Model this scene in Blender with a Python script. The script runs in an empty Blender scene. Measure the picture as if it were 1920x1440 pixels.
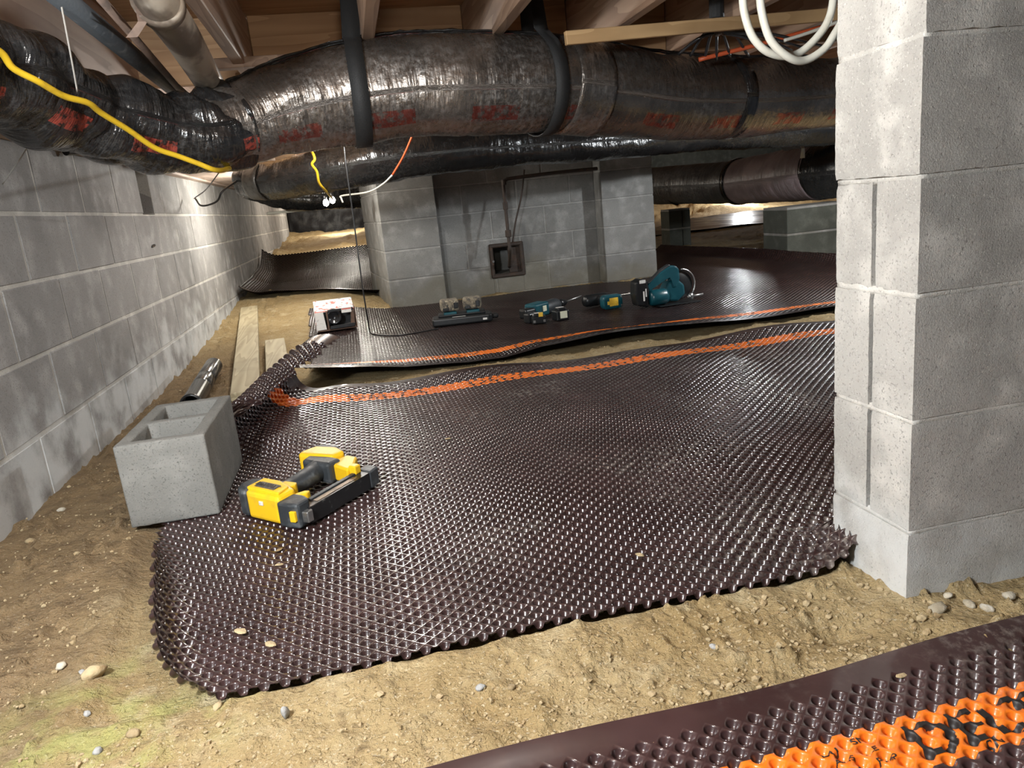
import bpy, bmesh, math, random
import numpy as np
from mathutils import Vector, Matrix, noise as mnoise
random.seed(7); np.random.seed(7)
D = bpy.data; S = bpy.context.scene; COL = S.collection
PI = math.pi

# ------------------------------------------------------------------ camera
FPX = 1400.0; PITCH = math.radians(13.8); ROLL = math.radians(5.8); YAW = math.radians(10.65); CAMH = 0.74
Fv = Vector((math.sin(YAW)*math.cos(PITCH), math.cos(YAW)*math.cos(PITCH), -math.sin(PITCH)))
_R0 = Vector((math.cos(YAW), -math.sin(YAW), 0)); _U0 = _R0.cross(Fv)
Rv = math.cos(ROLL)*_R0 - math.sin(ROLL)*_U0; Uv = math.sin(ROLL)*_R0 + math.cos(ROLL)*_U0
CAM = Vector((0, 0, CAMH))
cd = D.cameras.new('camera'); cd.sensor_width = 36; cd.lens = 36*FPX/1920; cd.clip_start = .02; cd.clip_end = 100
cam = D.objects.new('camera', cd); COL.objects.link(cam)
cam.matrix_world = Matrix(((Rv.x, Uv.x, -Fv.x, 0), (Rv.y, Uv.y, -Fv.y, 0), (Rv.z, Uv.z, -Fv.z, CAMH), (0, 0, 0, 1)))
S.camera = cam
# ------------------------------------------------------------------ world, lights, exposure
wd = D.worlds.new('world'); S.world = wd; wd.use_nodes = True
wd.node_tree.nodes['Background'].inputs[0].default_value = (.75, .85, 1, 1)
wd.node_tree.nodes['Background'].inputs[1].default_value = .06
S.view_settings.view_transform = 'Standard'; S.view_settings.look = 'None'
S.view_settings.exposure = 0.92; S.view_settings.gamma = 1.0; S.view_settings.use_curve_mapping = False

def lamp(name, loc, watts, col=(1, 1, 1), size=.06):
    l = D.lights.new(name, 'POINT'); l.energy = watts; l.color = col; l.shadow_soft_size = size
    o = D.objects.new(name, l); COL.objects.link(o); o.location = loc
    return o
lamp('lamp_light', (-.76, .34, 1.16), 300, (.91, .965, 1), .12)    # string lamp just outside the frame at left
lamp('lamp_light', (-.48, 5.6, .98), 24, (1, .97, .88), .05)     # string lamp hidden behind the ducts by the left wall
lamp('lamp_light', (-.05, 9.6, 1.0), 22, (1, .94, .82), .05)      # the far string lamps
lamp('lamp_light', (3.3, 3.9, 1.26), 80, (.92, .97, 1), .05)     # string lamp behind the pillar
lamp('lamp_light', (.0, 4.2, 1.17), 20, (1, .98, .93), .05)       # string lamp hanging right behind the large duct
lamp('lamp_light', (-.15, 12.4, .86), 28, (1, .94, .82), .06)     # lamp at the far left end
lamp('lamp_light', (.08, 1.15, 1.14), 13, (1, .96, .90), .06)     # unseen fill light above the frame, added to brighten the joist bays
lamp('lamp_light', (8.2, 15.0, .66), 75, (.95, .97, 1), .08)     # lamps at the far right end

# ------------------------------------------------------------------ helpers
def smooth(a, b, x):
    t = np.clip((np.asarray(x, float)-a)/(b-a), 0, 1); return t*t*(3-2*t)
def ray(px, py): return Fv + Rv*((px-960)/FPX) - Uv*((py-720)/FPX)
def at(px, py, Y):
    d = ray(px, py); return CAM + d*(Y/d.y)
def gz(x, y):
    """height of the dirt"""
    x = np.asarray(x, float); y = np.asarray(y, float)
    l = np.interp(y, [4.4, 4.9, 6.8, 7.5, 8.9, 10.9, 12.8, 14], [0, .03, .14, .15, .28, .39, .5, .55])
    r = np.interp(y, [11, 14, 15.2, 16.4, 18], [0, .02, .06, .30, .42])
    k = smooth(6.9, 7.6, y); w = (1-smooth(-.35, .35, x))*(1-k)+(1-smooth(.8, 1.9, x))*k
    return l*w + r*smooth(1.5, 3, x)
def gd(px, py, dz=0.0):
    d = ray(px, py); z = 0.0
    for _ in range(25):
        t = (z+dz-CAM.z)/d.z; p = CAM+d*t; z = .6*z+.4*float(gz(p.x, min(p.y, 18)))
    return p
def tag(o, label=None, cat=None, group=None, kind=None):
    if label: o['label'] = label
    if cat: o['category'] = cat
    if group: o['group'] = group
    if kind: o['kind'] = kind
    return o
def link(name, me, mat=None, parent=None, smoothed=False):
    o = D.objects.new(name, me); COL.objects.link(o)
    if mat is not None and len(me.materials) == 0: me.materials.append(mat)
    if parent: o.parent = parent
    if smoothed: me.polygons.foreach_set('use_smooth', [True]*len(me.polygons))
    return o
def empty(name, loc=(0, 0, 0), rz=0):
    o = D.objects.new(name, None); COL.objects.link(o); o.location = loc; o.rotation_euler = (0, 0, rz); o.empty_display_size = .05
    return o
def bm_me(bm, name):
    me = D.meshes.new(name); bmesh.ops.recalc_face_normals(bm, faces=bm.faces); bm.to_mesh(me); bm.free(); return me
def bm_box(bm, c, s, bev=0.0, M=None, seg=1):
    r = bmesh.ops.create_cube(bm, size=1); vs = r['verts']
    for v in vs: v.co = Vector((v.co.x*s[0]+c[0], v.co.y*s[1]+c[1], v.co.z*s[2]+c[2]))
    if bev > 0:
        es = list({e for v in vs for e in v.link_edges})
        rr = bmesh.ops.bevel(bm, geom=es, offset=bev, segments=seg, affect='EDGES', profile=.5)
        vs = list({v for f in rr['faces'] for v in f.verts} | {v for v in vs if v.is_valid})
    if M is not None:
        for v in vs: v.co = M @ v.co
    return vs
def bm_prism(bm, poly, z0, z1, bev=0.0, M=None, seg=2):
    lo = [bm.verts.new((p[0], p[1], z0)) for p in poly]; hi = [bm.verts.new((p[0], p[1], z1)) for p in poly]
    n = len(poly); bm.faces.new(lo[::-1]); bm.faces.new(hi)
    for i in range(n): bm.faces.new((lo[i], lo[(i+1) % n], hi[(i+1) % n], hi[i]))
    vs = lo+hi
    if bev > 0:
        es = list({e for v in vs for e in v.link_edges})
        rr = bmesh.ops.bevel(bm, geom=es, offset=bev, segments=seg, affect='EDGES', profile=.5)
        vs = list({v for f in rr['faces'] for v in f.verts} | {v for v in vs if v.is_valid})
    if M is not None:
        for v in vs: v.co = M @ v.co
    return vs
def bm_lathe(bm, prof, n=20, M=None):
    rings = []
    for r, z in prof:
        rings.append([bm.verts.new((r*math.cos(2*PI*k/n), r*math.sin(2*PI*k/n), z)) for k in range(n)])
    for a, b in zip(rings, rings[1:]):
        for k in range(n): bm.faces.new((a[k], a[(k+1) % n], b[(k+1) % n], b[k]))
    bm.faces.new(rings[0][::-1]); bm.faces.new(rings[-1])
    if M is not None:
        for rg in rings:
            for v in rg: v.co = M @ v.co
def axis_M(p, q):
    p = Vector(p); q = Vector(q); z = (q-p).normalized()
    M = z.to_track_quat('Z', 'Y').to_matrix().to_4x4(); M.translation = p; return M
def bm_rod(bm, p, q, r, n=12, r2=None):
    L = (Vector(q)-Vector(p)).length; bm_lathe(bm, [(r, 0), (r if r2 is None else r2, L)], n, axis_M(p, q))
def spline(P, n):
    P = [np.array(p, float) for p in P]; P = [2*P[0]-P[1]]+P+[2*P[-1]-P[-2]]; out = []
    m = len(P)-3
    for i in range(n+1):
        t = i/n*m; k = min(int(t), m-1); t -= k; a, b, c, d = P[k:k+4]
        out.append(.5*((2*b)+(-a+c)*t+(2*a-5*b+4*c-d)*t*t+(-a+3*b-3*c+d)*t**3))
    return np.array(out)
def tube_me(name, pts, rad, nseg=10, wob=None, attr=False):
    """tube along pts; rad scalar/array; wob(s, ang, p)->radius delta"""
    pts = np.array(pts, float); n = len(pts); rad = np.broadcast_to(np.asarray(rad, float), (n,))
    T = np.gradient(pts, axis=0); T /= np.linalg.norm(T, axis=1)[:, None]
    s = np.concatenate([[0], np.cumsum(np.linalg.norm(np.diff(pts, axis=0), axis=1))])
    up = np.array([0, 0, 1.0]) if abs(T[0][2]) < .9 else np.array([0, 1.0, 0])
    V = []; at_ = []
    nrm = np.cross(T[0], up); nrm /= np.linalg.norm(nrm)
    for i in range(n):
        nrm = nrm-T[i]*np.dot(nrm, T[i]); nrm /= np.linalg.norm(nrm); b = np.cross(nrm, T[i])
        for k in range(nseg):
            a = 2*PI*k/nseg; r = rad[i]+(wob(s[i], a, pts[i]) if wob else 0)
            V.append(pts[i]+r*(math.cos(a)*nrm+math.sin(a)*b)); at_.append((s[i], a, 0))
    Fc = [(i*nseg+k, i*nseg+(k+1) % nseg, (i+1)*nseg+(k+1) % nseg, (i+1)*nseg+k) for i in range(n-1) for k in range(nseg)]
    Fc += [tuple(range(nseg))[::-1], tuple(range((n-1)*nseg, n*nseg))]
    me = D.meshes.new(name); me.from_pydata([tuple(v) for v in V], [], Fc)
    if attr:
        A = me.attributes.new('duct_uv', 'FLOAT_VECTOR', 'POINT'); A.data.foreach_set('vector', np.array(at_, 'f').ravel())
    me.polygons.foreach_set('use_smooth', [True]*len(me.polygons))
    return me
def tube(name, pts, r, mat, parent=None, n=10, steps=None, wob=None):
    p = spline(pts, steps or max(8, len(pts)*6)) if len(pts) > 2 else np.array(pts, float)
    return link(name, tube_me(name, p, r, n, wob), mat, parent)
def N3(x, y, z): return mnoise.noise(Vector((x, y, z)))

# ------------------------------------------------------------------ materials
def new_mat(name):
    m = D.materials.new(name); m.use_nodes = True; nt = m.node_tree
    return m, nt, nt.nodes['Principled BSDF']
class NB:
    def __init__(s, nt): s.nt = nt
    def node(s, t, **k):
        n = s.nt.nodes.new(t)
        for a, b in k.items(): setattr(n, a, b)
        return n
    def ln(s, a, b): s.nt.links.new(a, b)
    def math(s, op, a, b=0.0, c=None, clamp=False):
        n = s.node('ShaderNodeMath', operation=op, use_clamp=clamp)
        for i, v in enumerate((a, b, c)):
            if v is None: continue
            if hasattr(v, 'links'): s.ln(v, n.inputs[i])
            else: n.inputs[i].default_value = v
        return n.outputs[0]
    def noise(s, co, scale, detail=4, rough=.55):
        n = s.node('ShaderNodeTexNoise'); n.inputs['Scale'].default_value = scale; n.inputs['Detail'].default_value = detail
        n.inputs['Roughness'].default_value = rough; s.ln(co, n.inputs['Vector']); return n.outputs['Fac']
    def ramp(s, v, lo, hi):
        n = s.node('ShaderNodeMapRange'); n.interpolation_type = 'SMOOTHSTEP'; n.clamp = True
        s.ln(v, n.inputs[0]); n.inputs[1].default_value = lo; n.inputs[2].default_value = hi; return n.outputs[0]
    def mix(s, f, a, b):
        n = s.node('ShaderNodeMix', data_type='RGBA')
        for i, v in ((0, f), (6, a), (7, b)):
            if hasattr(v, 'links'): s.ln(v, n.inputs[i])
            else: n.inputs[i].default_value = v if i == 0 else (*v, 1)
        return n.outputs[2]
    def pos(s, mul=(1, 1, 1), obj=False):
        if obj: o = s.node('ShaderNodeTexCoord').outputs['Object']
        else: o = s.node('ShaderNodeNewGeometry').outputs['Position']
        n = s.node('ShaderNodeVectorMath', operation='MULTIPLY'); s.ln(o, n.inputs[0]); n.inputs[1].default_value = mul
        return n.outputs[0]
    def xyz(s, v):
        n = s.node('ShaderNodeSeparateXYZ'); s.ln(v, n.inputs[0]); return n.outputs
    def bump(s, h, strength, dist=.01, prev=None):
        n = s.node('ShaderNodeBump'); n.inputs['Strength'].default_value = strength; n.inputs['Distance'].default_value = dist
        s.ln(h, n.inputs['Height'])
        if prev: s.ln(prev, n.inputs['Normal'])
        return n.outputs[0]
def simple(name, col, rough=.5, metal=0.0, layers=(), bump=None, mul=(1, 1, 1), obj=False, tone=0.0, spec=.5, emit=None):
    m, nt, P = new_mat(name); b = NB(nt)
    P.inputs['Roughness'].default_value = rough; P.inputs['Metallic'].default_value = metal
    P.inputs['Specular IOR Level'].default_value = spec; P.inputs['Base Color'].default_value = (*col, 1)
    if layers or bump or tone:
        co = b.pos(mul, obj); c = None
        for (lc, sc, lo, hi) in layers:
            f = b.ramp(b.noise(co, sc), lo, hi)
            c = b.mix(f, c if c is not None else col, lc)
        if tone:
            oi = b.node('ShaderNodeObjectInfo').outputs['Random']
            h = b.node('ShaderNodeHueSaturation')
            if c is not None: b.ln(c, h.inputs['Color'])
            else: h.inputs['Color'].default_value = (*col, 1)
            b.ln(b.math('MULTIPLY_ADD', oi, 2*tone, 1-tone), h.inputs['Value']); c = h.outputs[0]
        if c is not None: b.ln(c, P.inputs['Base Color'])
        if bump: b.ln(b.bump(b.noise(co, bump[0], 5), bump[1], bump[2] if len(bump) > 2 else .01), P.inputs['Normal'])
    if emit:
        P.inputs['Emission Color'].default_value = (*emit[0], 1); P.inputs['Emission Strength'].default_value = emit[1]
    return m
def concrete(name, base, white=True, damp=False, tone=.06, wlev=.22, pits=True):
    m, nt, P = new_mat(name); b = NB(nt); co = b.pos()
    c = b.mix(b.ramp(b.noise(co, 2.2), .35, .7), base, tuple(v*.72 for v in base))
    c = b.mix(b.ramp(b.noise(co, 9, 6), .45, .75), c, tuple(min(1, v*1.34) for v in base))
    c = b.mix(b.ramp(b.noise(co, 210, 2), .56, .72), c, tuple(v*.62 for v in base))
    c = b.mix(b.ramp(b.noise(co, 260, 2), .60, .74), c, tuple(min(1, v*1.2) for v in base))
    z = b.xyz(co)[2]
    if white:
        e = b.math('ADD', z, b.math('MULTIPLY', b.math('SUBTRACT', b.noise(co, 3.3, 5), .5), .55))
        f = b.math('SUBTRACT', 1.0, b.ramp(e, wlev-.14, wlev+.03))
        f = b.math('MULTIPLY', f, b.ramp(b.noise(co, 7, 5), .3, .6))
        c = b.mix(b.math('MULTIPLY', f, .75), c, (.62, .63, .62))
    if damp:
        e = b.math('ADD', z, b.math('MULTIPLY', b.math('SUBTRACT', b.noise(co, 2.7, 5), .5), .7))
        f = b.math('SUBTRACT', 1.0, b.ramp(e, .05, .26))
        c = b.mix(b.math('MULTIPLY', f, .55), c, (.14, .125, .085))
    oi = b.node('ShaderNodeObjectInfo').outputs['Random']; h = b.node('ShaderNodeHueSaturation'); b.ln(c, h.inputs['Color'])
    b.ln(b.math('MULTIPLY_ADD', oi, 2*tone, 1-tone), h.inputs['Value']); b.ln(h.outputs[0], P.inputs['Base Color'])
    P.inputs['Roughness'].default_value = .92; P.inputs['Specular IOR Level'].default_value = .2
    n1 = b.bump(b.noise(co, 330, 3, .7), .45, .004)
    n1 = b.bump(b.ramp(b.noise(co, 150, 2), .28, .36), .5, .004, n1)
    b.ln(b.bump(b.noise(co, 60, 4), .06, .006, n1), P.inputs['Normal'])
    return m
def wood(name, c1, c2, ax=1, rough=.7, knots=True):
    m, nt, P = new_mat(name); b = NB(nt); mul = [16, 16, 16]; mul[ax] = 1.1
    co = b.pos(tuple(mul)); n = b.noise(co, 1.3, 6, .6)
    w = b.math('FRACT', b.math('MULTIPLY', b.noise(co, .55, 2), 9))
    f = b.math('MULTIPLY_ADD', w, .45, b.math('MULTIPLY', n, .6))
    c = b.mix(b.ramp(f, .2, .9), c1, c2)
    c = b.mix(b.math('MULTIPLY', b.ramp(b.noise(b.pos(), 2.5, 4), .5, .75), .5), c, tuple(v*.55 for v in c2))
    oi = b.node('ShaderNodeObjectInfo').outputs['Random']; h = b.node('ShaderNodeHueSaturation'); b.ln(c, h.inputs['Color'])
    b.ln(b.math('MULTIPLY_ADD', oi, .3, .85), h.inputs['Value']); b.ln(h.outputs[0], P.inputs['Base Color'])
    P.inputs['Roughness'].default_value = rough
    b.ln(b.bump(f, .25, .003), P.inputs['Normal'])
    return m
M_CONC = concrete('grey_block', (.285, .274, .262), wlev=.27)
M_MORT = concrete('mortar', (.47, .45, .41), tone=0)
M_PILL = concrete('pillar_block', (.42, .405, .375), wlev=.20, tone=.03)  # whiter foot: mortar smears, plus the bright light there put into the colour
M_PILLM = concrete('pillar_mortar', (.52, .50, .46), wlev=.20, tone=0)
M_FOUND = concrete('foundation_block', (.225, .222, .212), white=False, damp=True, tone=.05)
M_FOUNDM = concrete('foundation_mortar', (.30, .295, .28), white=False, damp=True, tone=0)
M_LOOSE = concrete('loose_block', (.20, .196, .18), white=False, tone=0)
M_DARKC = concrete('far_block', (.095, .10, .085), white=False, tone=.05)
M_JOIST = wood('joist_wood', (.36, .235, .155), (.23, .135, .085))
M_PLY = wood('plywood', (.38, .225, .11), (.27, .145, .065), ax=0)
M_SILL = wood('sill_wood', (.48, .37, .30), (.33, .24, .19))
M_BOARD = wood('pale_board', (.42, .36, .23), (.27, .22, .13))
M_BATTEN = wood('batten_wood', (.42, .27, .13), (.30, .18, .08), ax=0)
M_BLACK = simple('black_plastic', (.012, .012, .013), .35, layers=[((.03, .03, .03), 40, .5, .8)], bump=(60, .1))
M_RUBBER = simple('dark_rubber', (.035, .04, .045), .55, layers=[((.10, .10, .10), 35, .55, .8)], bump=(90, .15))
M_STRAP = simple('strap_fabric', (.012, .012, .012), .7, bump=(240, .4, .003))
M_YELCORD = simple('yellow_cord', (.62, .40, .02), .45, layers=[((.45, .27, .02), 30, .5, .8)])
M_WHITEC = simple('white_cable', (.62, .60, .52), .4, layers=[((.45, .42, .33), 14, .55, .8)])
M_REDC = simple('red_cable', (.42, .07, .02), .5)
M_IRON = simple('rusty_iron', (.036, .024, .018), .7, layers=[((.065, .036, .022), 22, .45, .75), ((.03, .022, .018), 9, .5, .8)], bump=(60, .4))
M_PIPEB = simple('black_pipe', (.02, .02, .022), .18, layers=[((.05, .05, .05), 14, .5, .8)], spec=.6)
M_PIPEG = simple('grey_drain_pipe', (.30, .26, .21), .4, layers=[((.085, .065, .05), 9, .45, .6), ((.40, .37, .32), 15, .6, .8)], mul=(1, .5, 1), bump=(30, .15))
M_CONDUIT = simple('old_conduit', (.16, .11, .085), .6, layers=[((.08, .06, .05), 20, .45, .7)])
M_YEL = simple('yellow_plastic', (.80, .48, .012), .42, layers=[((.60, .36, .03), 22, .55, .85), ((.42, .27, .05), 70, .66, .8)])
M_GUNK = simple('gun_black', (.028, .032, .036), .5, layers=[((.10, .11, .115), 28, .5, .8)], bump=(70, .12))
M_GUNM = simple('gun_metal', (.015, .015, .016), .3, metal=.3, layers=[((.10, .10, .10), 45, .6, .75)])
M_STEEL = simple('worn_steel', (.45, .45, .44), .32, metal=.9, layers=[((.25, .24, .22), 30, .5, .75)])
M_BRASSN = simple('nail_strip', (.22, .16, .11), .45, metal=.4, layers=[((.10, .075, .06), 60, .45, .7)])
M_TEAL = simple('teal_plastic', (.005, .062, .082), .34, layers=[((.012, .095, .115), 18, .5, .8)])
M_TOOLK = simple('tool_black', (.009, .010, .011), .36, layers=[((.028, .028, .028), 40, .6, .85)])
M_DUSTY = simple('dusty_battery', (.20, .17, .12), .85, layers=[((.06, .055, .05), 45, .42, .6), ((.42, .37, .27), 60, .55, .75)], bump=(80, .4))
M_LABELW = simple('white_label', (.72, .70, .66), .5, layers=[((.5, .48, .45), 60, .55, .7)])
M_LABELY = simple('yellow_label', (.85, .52, .05), .5, layers=[((.5, .28, .04), 90, .55, .7)])
M_LABELB = simple('pale_label', (.66, .66, .50), .5)
M_CARTON = simple('printed_carton', (.74, .70, .67), .6, layers=[((.62, .13, .10), 26, .55, .6), ((.35, .45, .52), 34, .6, .66), ((.12, .12, .13), 48, .63, .68)])
M_CARTRED = simple('red_print', (.62, .10, .07), .6)
M_CARDB = simple('cardboard', (.13, .075, .05), .8, layers=[((.08, .05, .035), 25, .45, .7)])
M_SHEET = simple('black_sheeting', (.008, .008, .009), .55, spec=.15, layers=[((.03, .03, .03), 6, .5, .8)], bump=(9, .3, .05))
M_STONE = simple('pale_stone', (.42, .38, .30), .85, layers=[((.28, .24, .17), 30, .45, .7), ((.55, .52, .46), 55, .55, .75)], bump=(70, .5), tone=.25)
M_STONEG = simple('grey_stone', (.36, .36, .35), .8, layers=[((.20, .20, .19), 30, .45, .7)], bump=(70, .5), tone=.15)
M_CLOD = simple('dirt_clod', (.37, .29, .17), .95, layers=[((.24, .165, .08), 30, .45, .7)], bump=(60, .6), tone=.2)
M_WEB = simple('cobweb', (.35, .33, .30), .8)
M_INK = simple('black_ink', (.016, .013, .012), .5)
M_BULB = simple('lit_bulb', (1, 1, 1), .4, emit=((1, .96, .88), 22))
M_TIE = simple('white_plug', (.7, .7, .66), .4)

def dirt_mat():
    m, nt, P = new_mat('dirt'); b = NB(nt); co = b.pos(); x, y, z = b.xyz(co)
    c = b.mix(b.ramp(b.noise(co, 3.0, 6), .38, .66), (.37, .28, .146), (.305, .218, .103))
    c = b.mix(b.ramp(b.noise(co, 11, 6), .5, .72), c, (.44, .355, .21))
    c = b.mix(b.ramp(b.noise(co, 45, 5), .52, .75), c, (.22, .16, .085))
    c = b.mix(b.ramp(b.noise(co, 170, 3), .58, .72), c, (.52, .44, .30))
    # brown, dustier soil along the wall
    e = b.math('ADD', x, b.math('MULTIPLY', b.math('SUBTRACT', b.noise(co, 2.4, 5), .5), .42))
    br = b.math('MULTIPLY', b.math('SUBTRACT', 1.0, b.ramp(e, -.66, -.40)), b.math('SUBTRACT', 1.0, b.ramp(y, 4.0, 5.5)))
    bc = b.mix(b.ramp(b.noise(co, 14, 5), .4, .7), (.225, .155, .085), (.155, .105, .06))
    bc = b.mix(b.ramp(b.noise(co, 190, 3), .58, .72), bc, (.33, .26, .18))
    c = b.mix(b.math('MULTIPLY', br, .92), c, bc)
    # greenish mould on the damp patch by the front corner of the mat
    gx = b.math('ABSOLUTE', b.math('ADD', x, .50)); gy = b.math('ABSOLUTE', b.math('SUBTRACT', y, 1.12))
    g = b.math('SUBTRACT', 1.0, b.ramp(b.math('ADD', gx, gy), .08, .40))
    g = b.math('MULTIPLY', g, b.ramp(b.noise(co, 13, 5), .40, .66))
    c = b.mix(b.math('MULTIPLY', g, .55), c, (.33, .36, .11))
    b.ln(c, P.inputs['Base Color']); P.inputs['Roughness'].default_value = .95; P.inputs['Specular IOR Level'].default_value = .15
    n1 = b.bump(b.noise(co, 130, 4, .65), .8, .006)
    n1 = b.bump(b.noise(co, 60, 5, .65), .9, .012, n1)
    b.ln(b.bump(b.noise(co, 24, 6, .6), .7, .02, n1), P.inputs['Normal'])
    return m
M_DIRT = dirt_mat()

def mat_mat(name, stripe=(.134, .235), dust=.5, coat=.8, dark=1.0, spec=.35):
    m, nt, P = new_mat(name); b = NB(nt); co = b.pos()
    a = b.node('ShaderNodeAttribute', attribute_name='mat_uv').outputs['Vector']; u, v, _ = b.xyz(a)
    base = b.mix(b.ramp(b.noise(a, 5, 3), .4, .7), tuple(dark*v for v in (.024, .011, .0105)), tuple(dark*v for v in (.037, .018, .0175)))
    d1 = b.math('MULTIPLY', b.ramp(b.noise(a, 1.7, 5, .6), .46, .68), b.ramp(b.noise(a, 60, 5, .7), .46, .70))
    d2 = b.ramp(b.noise(a, 24, 7, .75), .66, .76)
    zone = b.math('MULTIPLY', b.ramp(u, -.05, .35), b.math('SUBTRACT', 1.0, b.ramp(u, 1.6, 2.2)))
    d1 = b.math('MULTIPLY', d1, b.math('MULTIPLY_ADD', zone, .85, .15))
    du = b.math('MULTIPLY', b.math('MAXIMUM', d1, d2), dust)
    c = base
    if stripe:
        st = b.math('MULTIPLY', b.math('GREATER_THAN', v, stripe[0]), b.math('LESS_THAN', v, stripe[1]))
        oc = b.mix(b.ramp(b.noise(a, 30, 4), .45, .75), (.80, .175, .010), (.70, .14, .012))
        st = b.math('MULTIPLY', st, b.math('SUBTRACT', 1.0, b.node('ShaderNodeNewGeometry').outputs['Backfacing']))
        c = b.mix(st, c, oc)
    c = b.mix(b.math('MULTIPLY', du, .55), c, (.42, .38, .33))
    b.ln(c, P.inputs['Base Color'])
    b.ln(b.math('MULTIPLY_ADD', du, .30, .38), P.inputs['Roughness'])
    P.inputs['Specular IOR Level'].default_value = spec
    P.inputs['Coat Weight'].default_value = coat; P.inputs['Coat Roughness'].default_value = .10; P.inputs['Coat IOR'].default_value = 1.55
    b.ln(b.bump(b.noise(a, 16, 3), .10, .01), P.inputs['Normal'])
    return m
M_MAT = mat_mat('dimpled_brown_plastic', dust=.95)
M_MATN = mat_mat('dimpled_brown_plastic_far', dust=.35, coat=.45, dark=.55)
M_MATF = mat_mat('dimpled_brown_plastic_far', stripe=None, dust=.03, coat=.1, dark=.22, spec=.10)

def duct_mat(name, foil=True, red=True, dusty=.5, col=(.02, .019, .018), rough=.25, wrk=.5):
    m, nt, P = new_mat(name); b = NB(nt)
    a = b.node('ShaderNodeAttribute', attribute_name='duct_uv').outputs['Vector']; s, t, _ = b.xyz(a); co = b.pos()
    sm = b.node('ShaderNodeCombineXYZ'); b.ln(s, sm.inputs[0]); b.ln(b.math('MULTIPLY', b.math('SINE', t), .16), sm.inputs[1]); b.ln(b.math('MULTIPLY', b.math('COSINE', t), .16), sm.inputs[2])
    q = sm.outputs[0]
    c = b.mix(b.ramp(b.noise(q, 4, 5), .4, .7), col, tuple(v*1.8 for v in col))
    gs = b.math('GREATER_THAN', b.math('FRACT', b.math('MULTIPLY', s, 120)), .72); gt = b.math('GREATER_THAN', b.math('FRACT', b.math('MULTIPLY', t, 19)), .72)
    grid = b.math('MAXIMUM', gs, gt)
    du = b.math('MULTIPLY', b.ramp(b.noise(q, 3.2, 5, .65), .38, .62), b.ramp(b.noise(q, 55, 6, .75), .40, .66))
    c = b.mix(b.math('MULTIPLY', du, dusty), c, (.40, .385, .37))
    if red:
        # broken red lettering printed along the lower front of the sleeve
        band = b.math('MULTIPLY', b.math('GREATER_THAN', t, red[0]), b.math('LESS_THAN', t, red[1]))
        dash = b.math('GREATER_THAN', b.math('FRACT', b.math('MULTIPLY', s, 2.9)), .52)
        wear = b.ramp(b.noise(q, 38, 5, .7), .40, .56)
        f = b.math('MULTIPLY', b.math('MULTIPLY', band, dash), wear)
        c = b.mix(b.math('MULTIPLY', f, .8), c, (.27, .045, .03))
    b.ln(c, P.inputs['Base Color']); P.inputs['Metallic'].default_value = .8 if foil else .0
    b.ln(b.math('MULTIPLY_ADD', du, .25, rough), P.inputs['Roughness']); P.inputs['Specular IOR Level'].default_value = .7
    n1 = b.bump(grid, .12, .002)
    sv = b.node('ShaderNodeVectorMath', operation='MULTIPLY'); b.ln(q, sv.inputs[0]); sv.inputs[1].default_value = (26, 5, 5)
    n1 = b.bump(b.noise(sv.outputs[0], 1, 3, .6), wrk, .02, n1)
    n2 = b.bump(b.noise(q, 22, 4, .6), .35, .012, n1)
    b.ln(n2, P.inputs['Normal'])
    return m
M_DUCT = duct_mat('foil_duct_sleeve', True, (5.50, 5.86), .5, (.13, .112, .097), .27)
M_DUCTB = duct_mat('black_duct_sleeve', False, False, .03, (.009, .009, .009), .17)
M_DUCTF = duct_mat('black_flexible_duct', False, (5.35, 5.75), .05, (.010, .0095, .0095), .13, .9)
M_DUCTM = duct_mat('mauve_duct_sleeve', False, False, .3, (.20, .15, .155), .35)
M_DUCTG = duct_mat('grey_duct_sleeve', False, False, .3, (.06, .06, .062), .3)
M_TAPE = simple('silver_tape', (.10, .098, .09), .35, metal=.4, layers=[((.06, .055, .05), 30, .45, .7)], bump=(40, .3))

# ------------------------------------------------------------------ floor
_G = {}
def fbm(X, Y, sc, seed, octv=4):
    out = np.zeros_like(X); amp = 1.0
    for o in range(octv):
        n = 257
        if (seed, o) not in _G: _G[seed, o] = np.random.RandomState(seed*17+o).rand(n, n)
        G = _G[seed, o]
        x = (X*sc*2**o+1000.3) % 256; y = (Y*sc*2**o+1000.7) % 256
        i = np.floor(x).astype(int); j = np.floor(y).astype(int); fx = x-i; fy = y-j
        fx = fx*fx*(3-2*fx); fy = fy*fy*(3-2*fy)
        out += amp*((G[i, j]*(1-fx)+G[i+1, j]*fx)*(1-fy)+(G[i, j+1]*(1-fx)+G[i+1, j+1]*fx)*fy-.5); amp *= .5
    return out
def under_mat(x, y):
    a = smooth(-.66, -.60, x+.11*np.clip((1.9-y)/.75, 0, 1)*-1)*smooth(1.135, 1.165, y)*(1-smooth(3.12, 3.2, y))*(1-smooth(.78, .84, x)*(1-smooth(1.2, 1.3, y)))
    b_ = smooth(-.40, -.33, x)*smooth(3.42, 3.5, y)*(1-smooth(5.7, 5.9, y))
    b_ = np.maximum(b_, smooth(2.42, 2.48, x)*smooth(5.6, 5.7, y)*(1-smooth(8.0, 8.2, y))*(1-smooth(3.5, 3.7, x)))
    c_ = (1-smooth(.78, .85, y))*smooth(-.1, 0, x)
    return np.clip(a+b_+c_, 0, 1)
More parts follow.
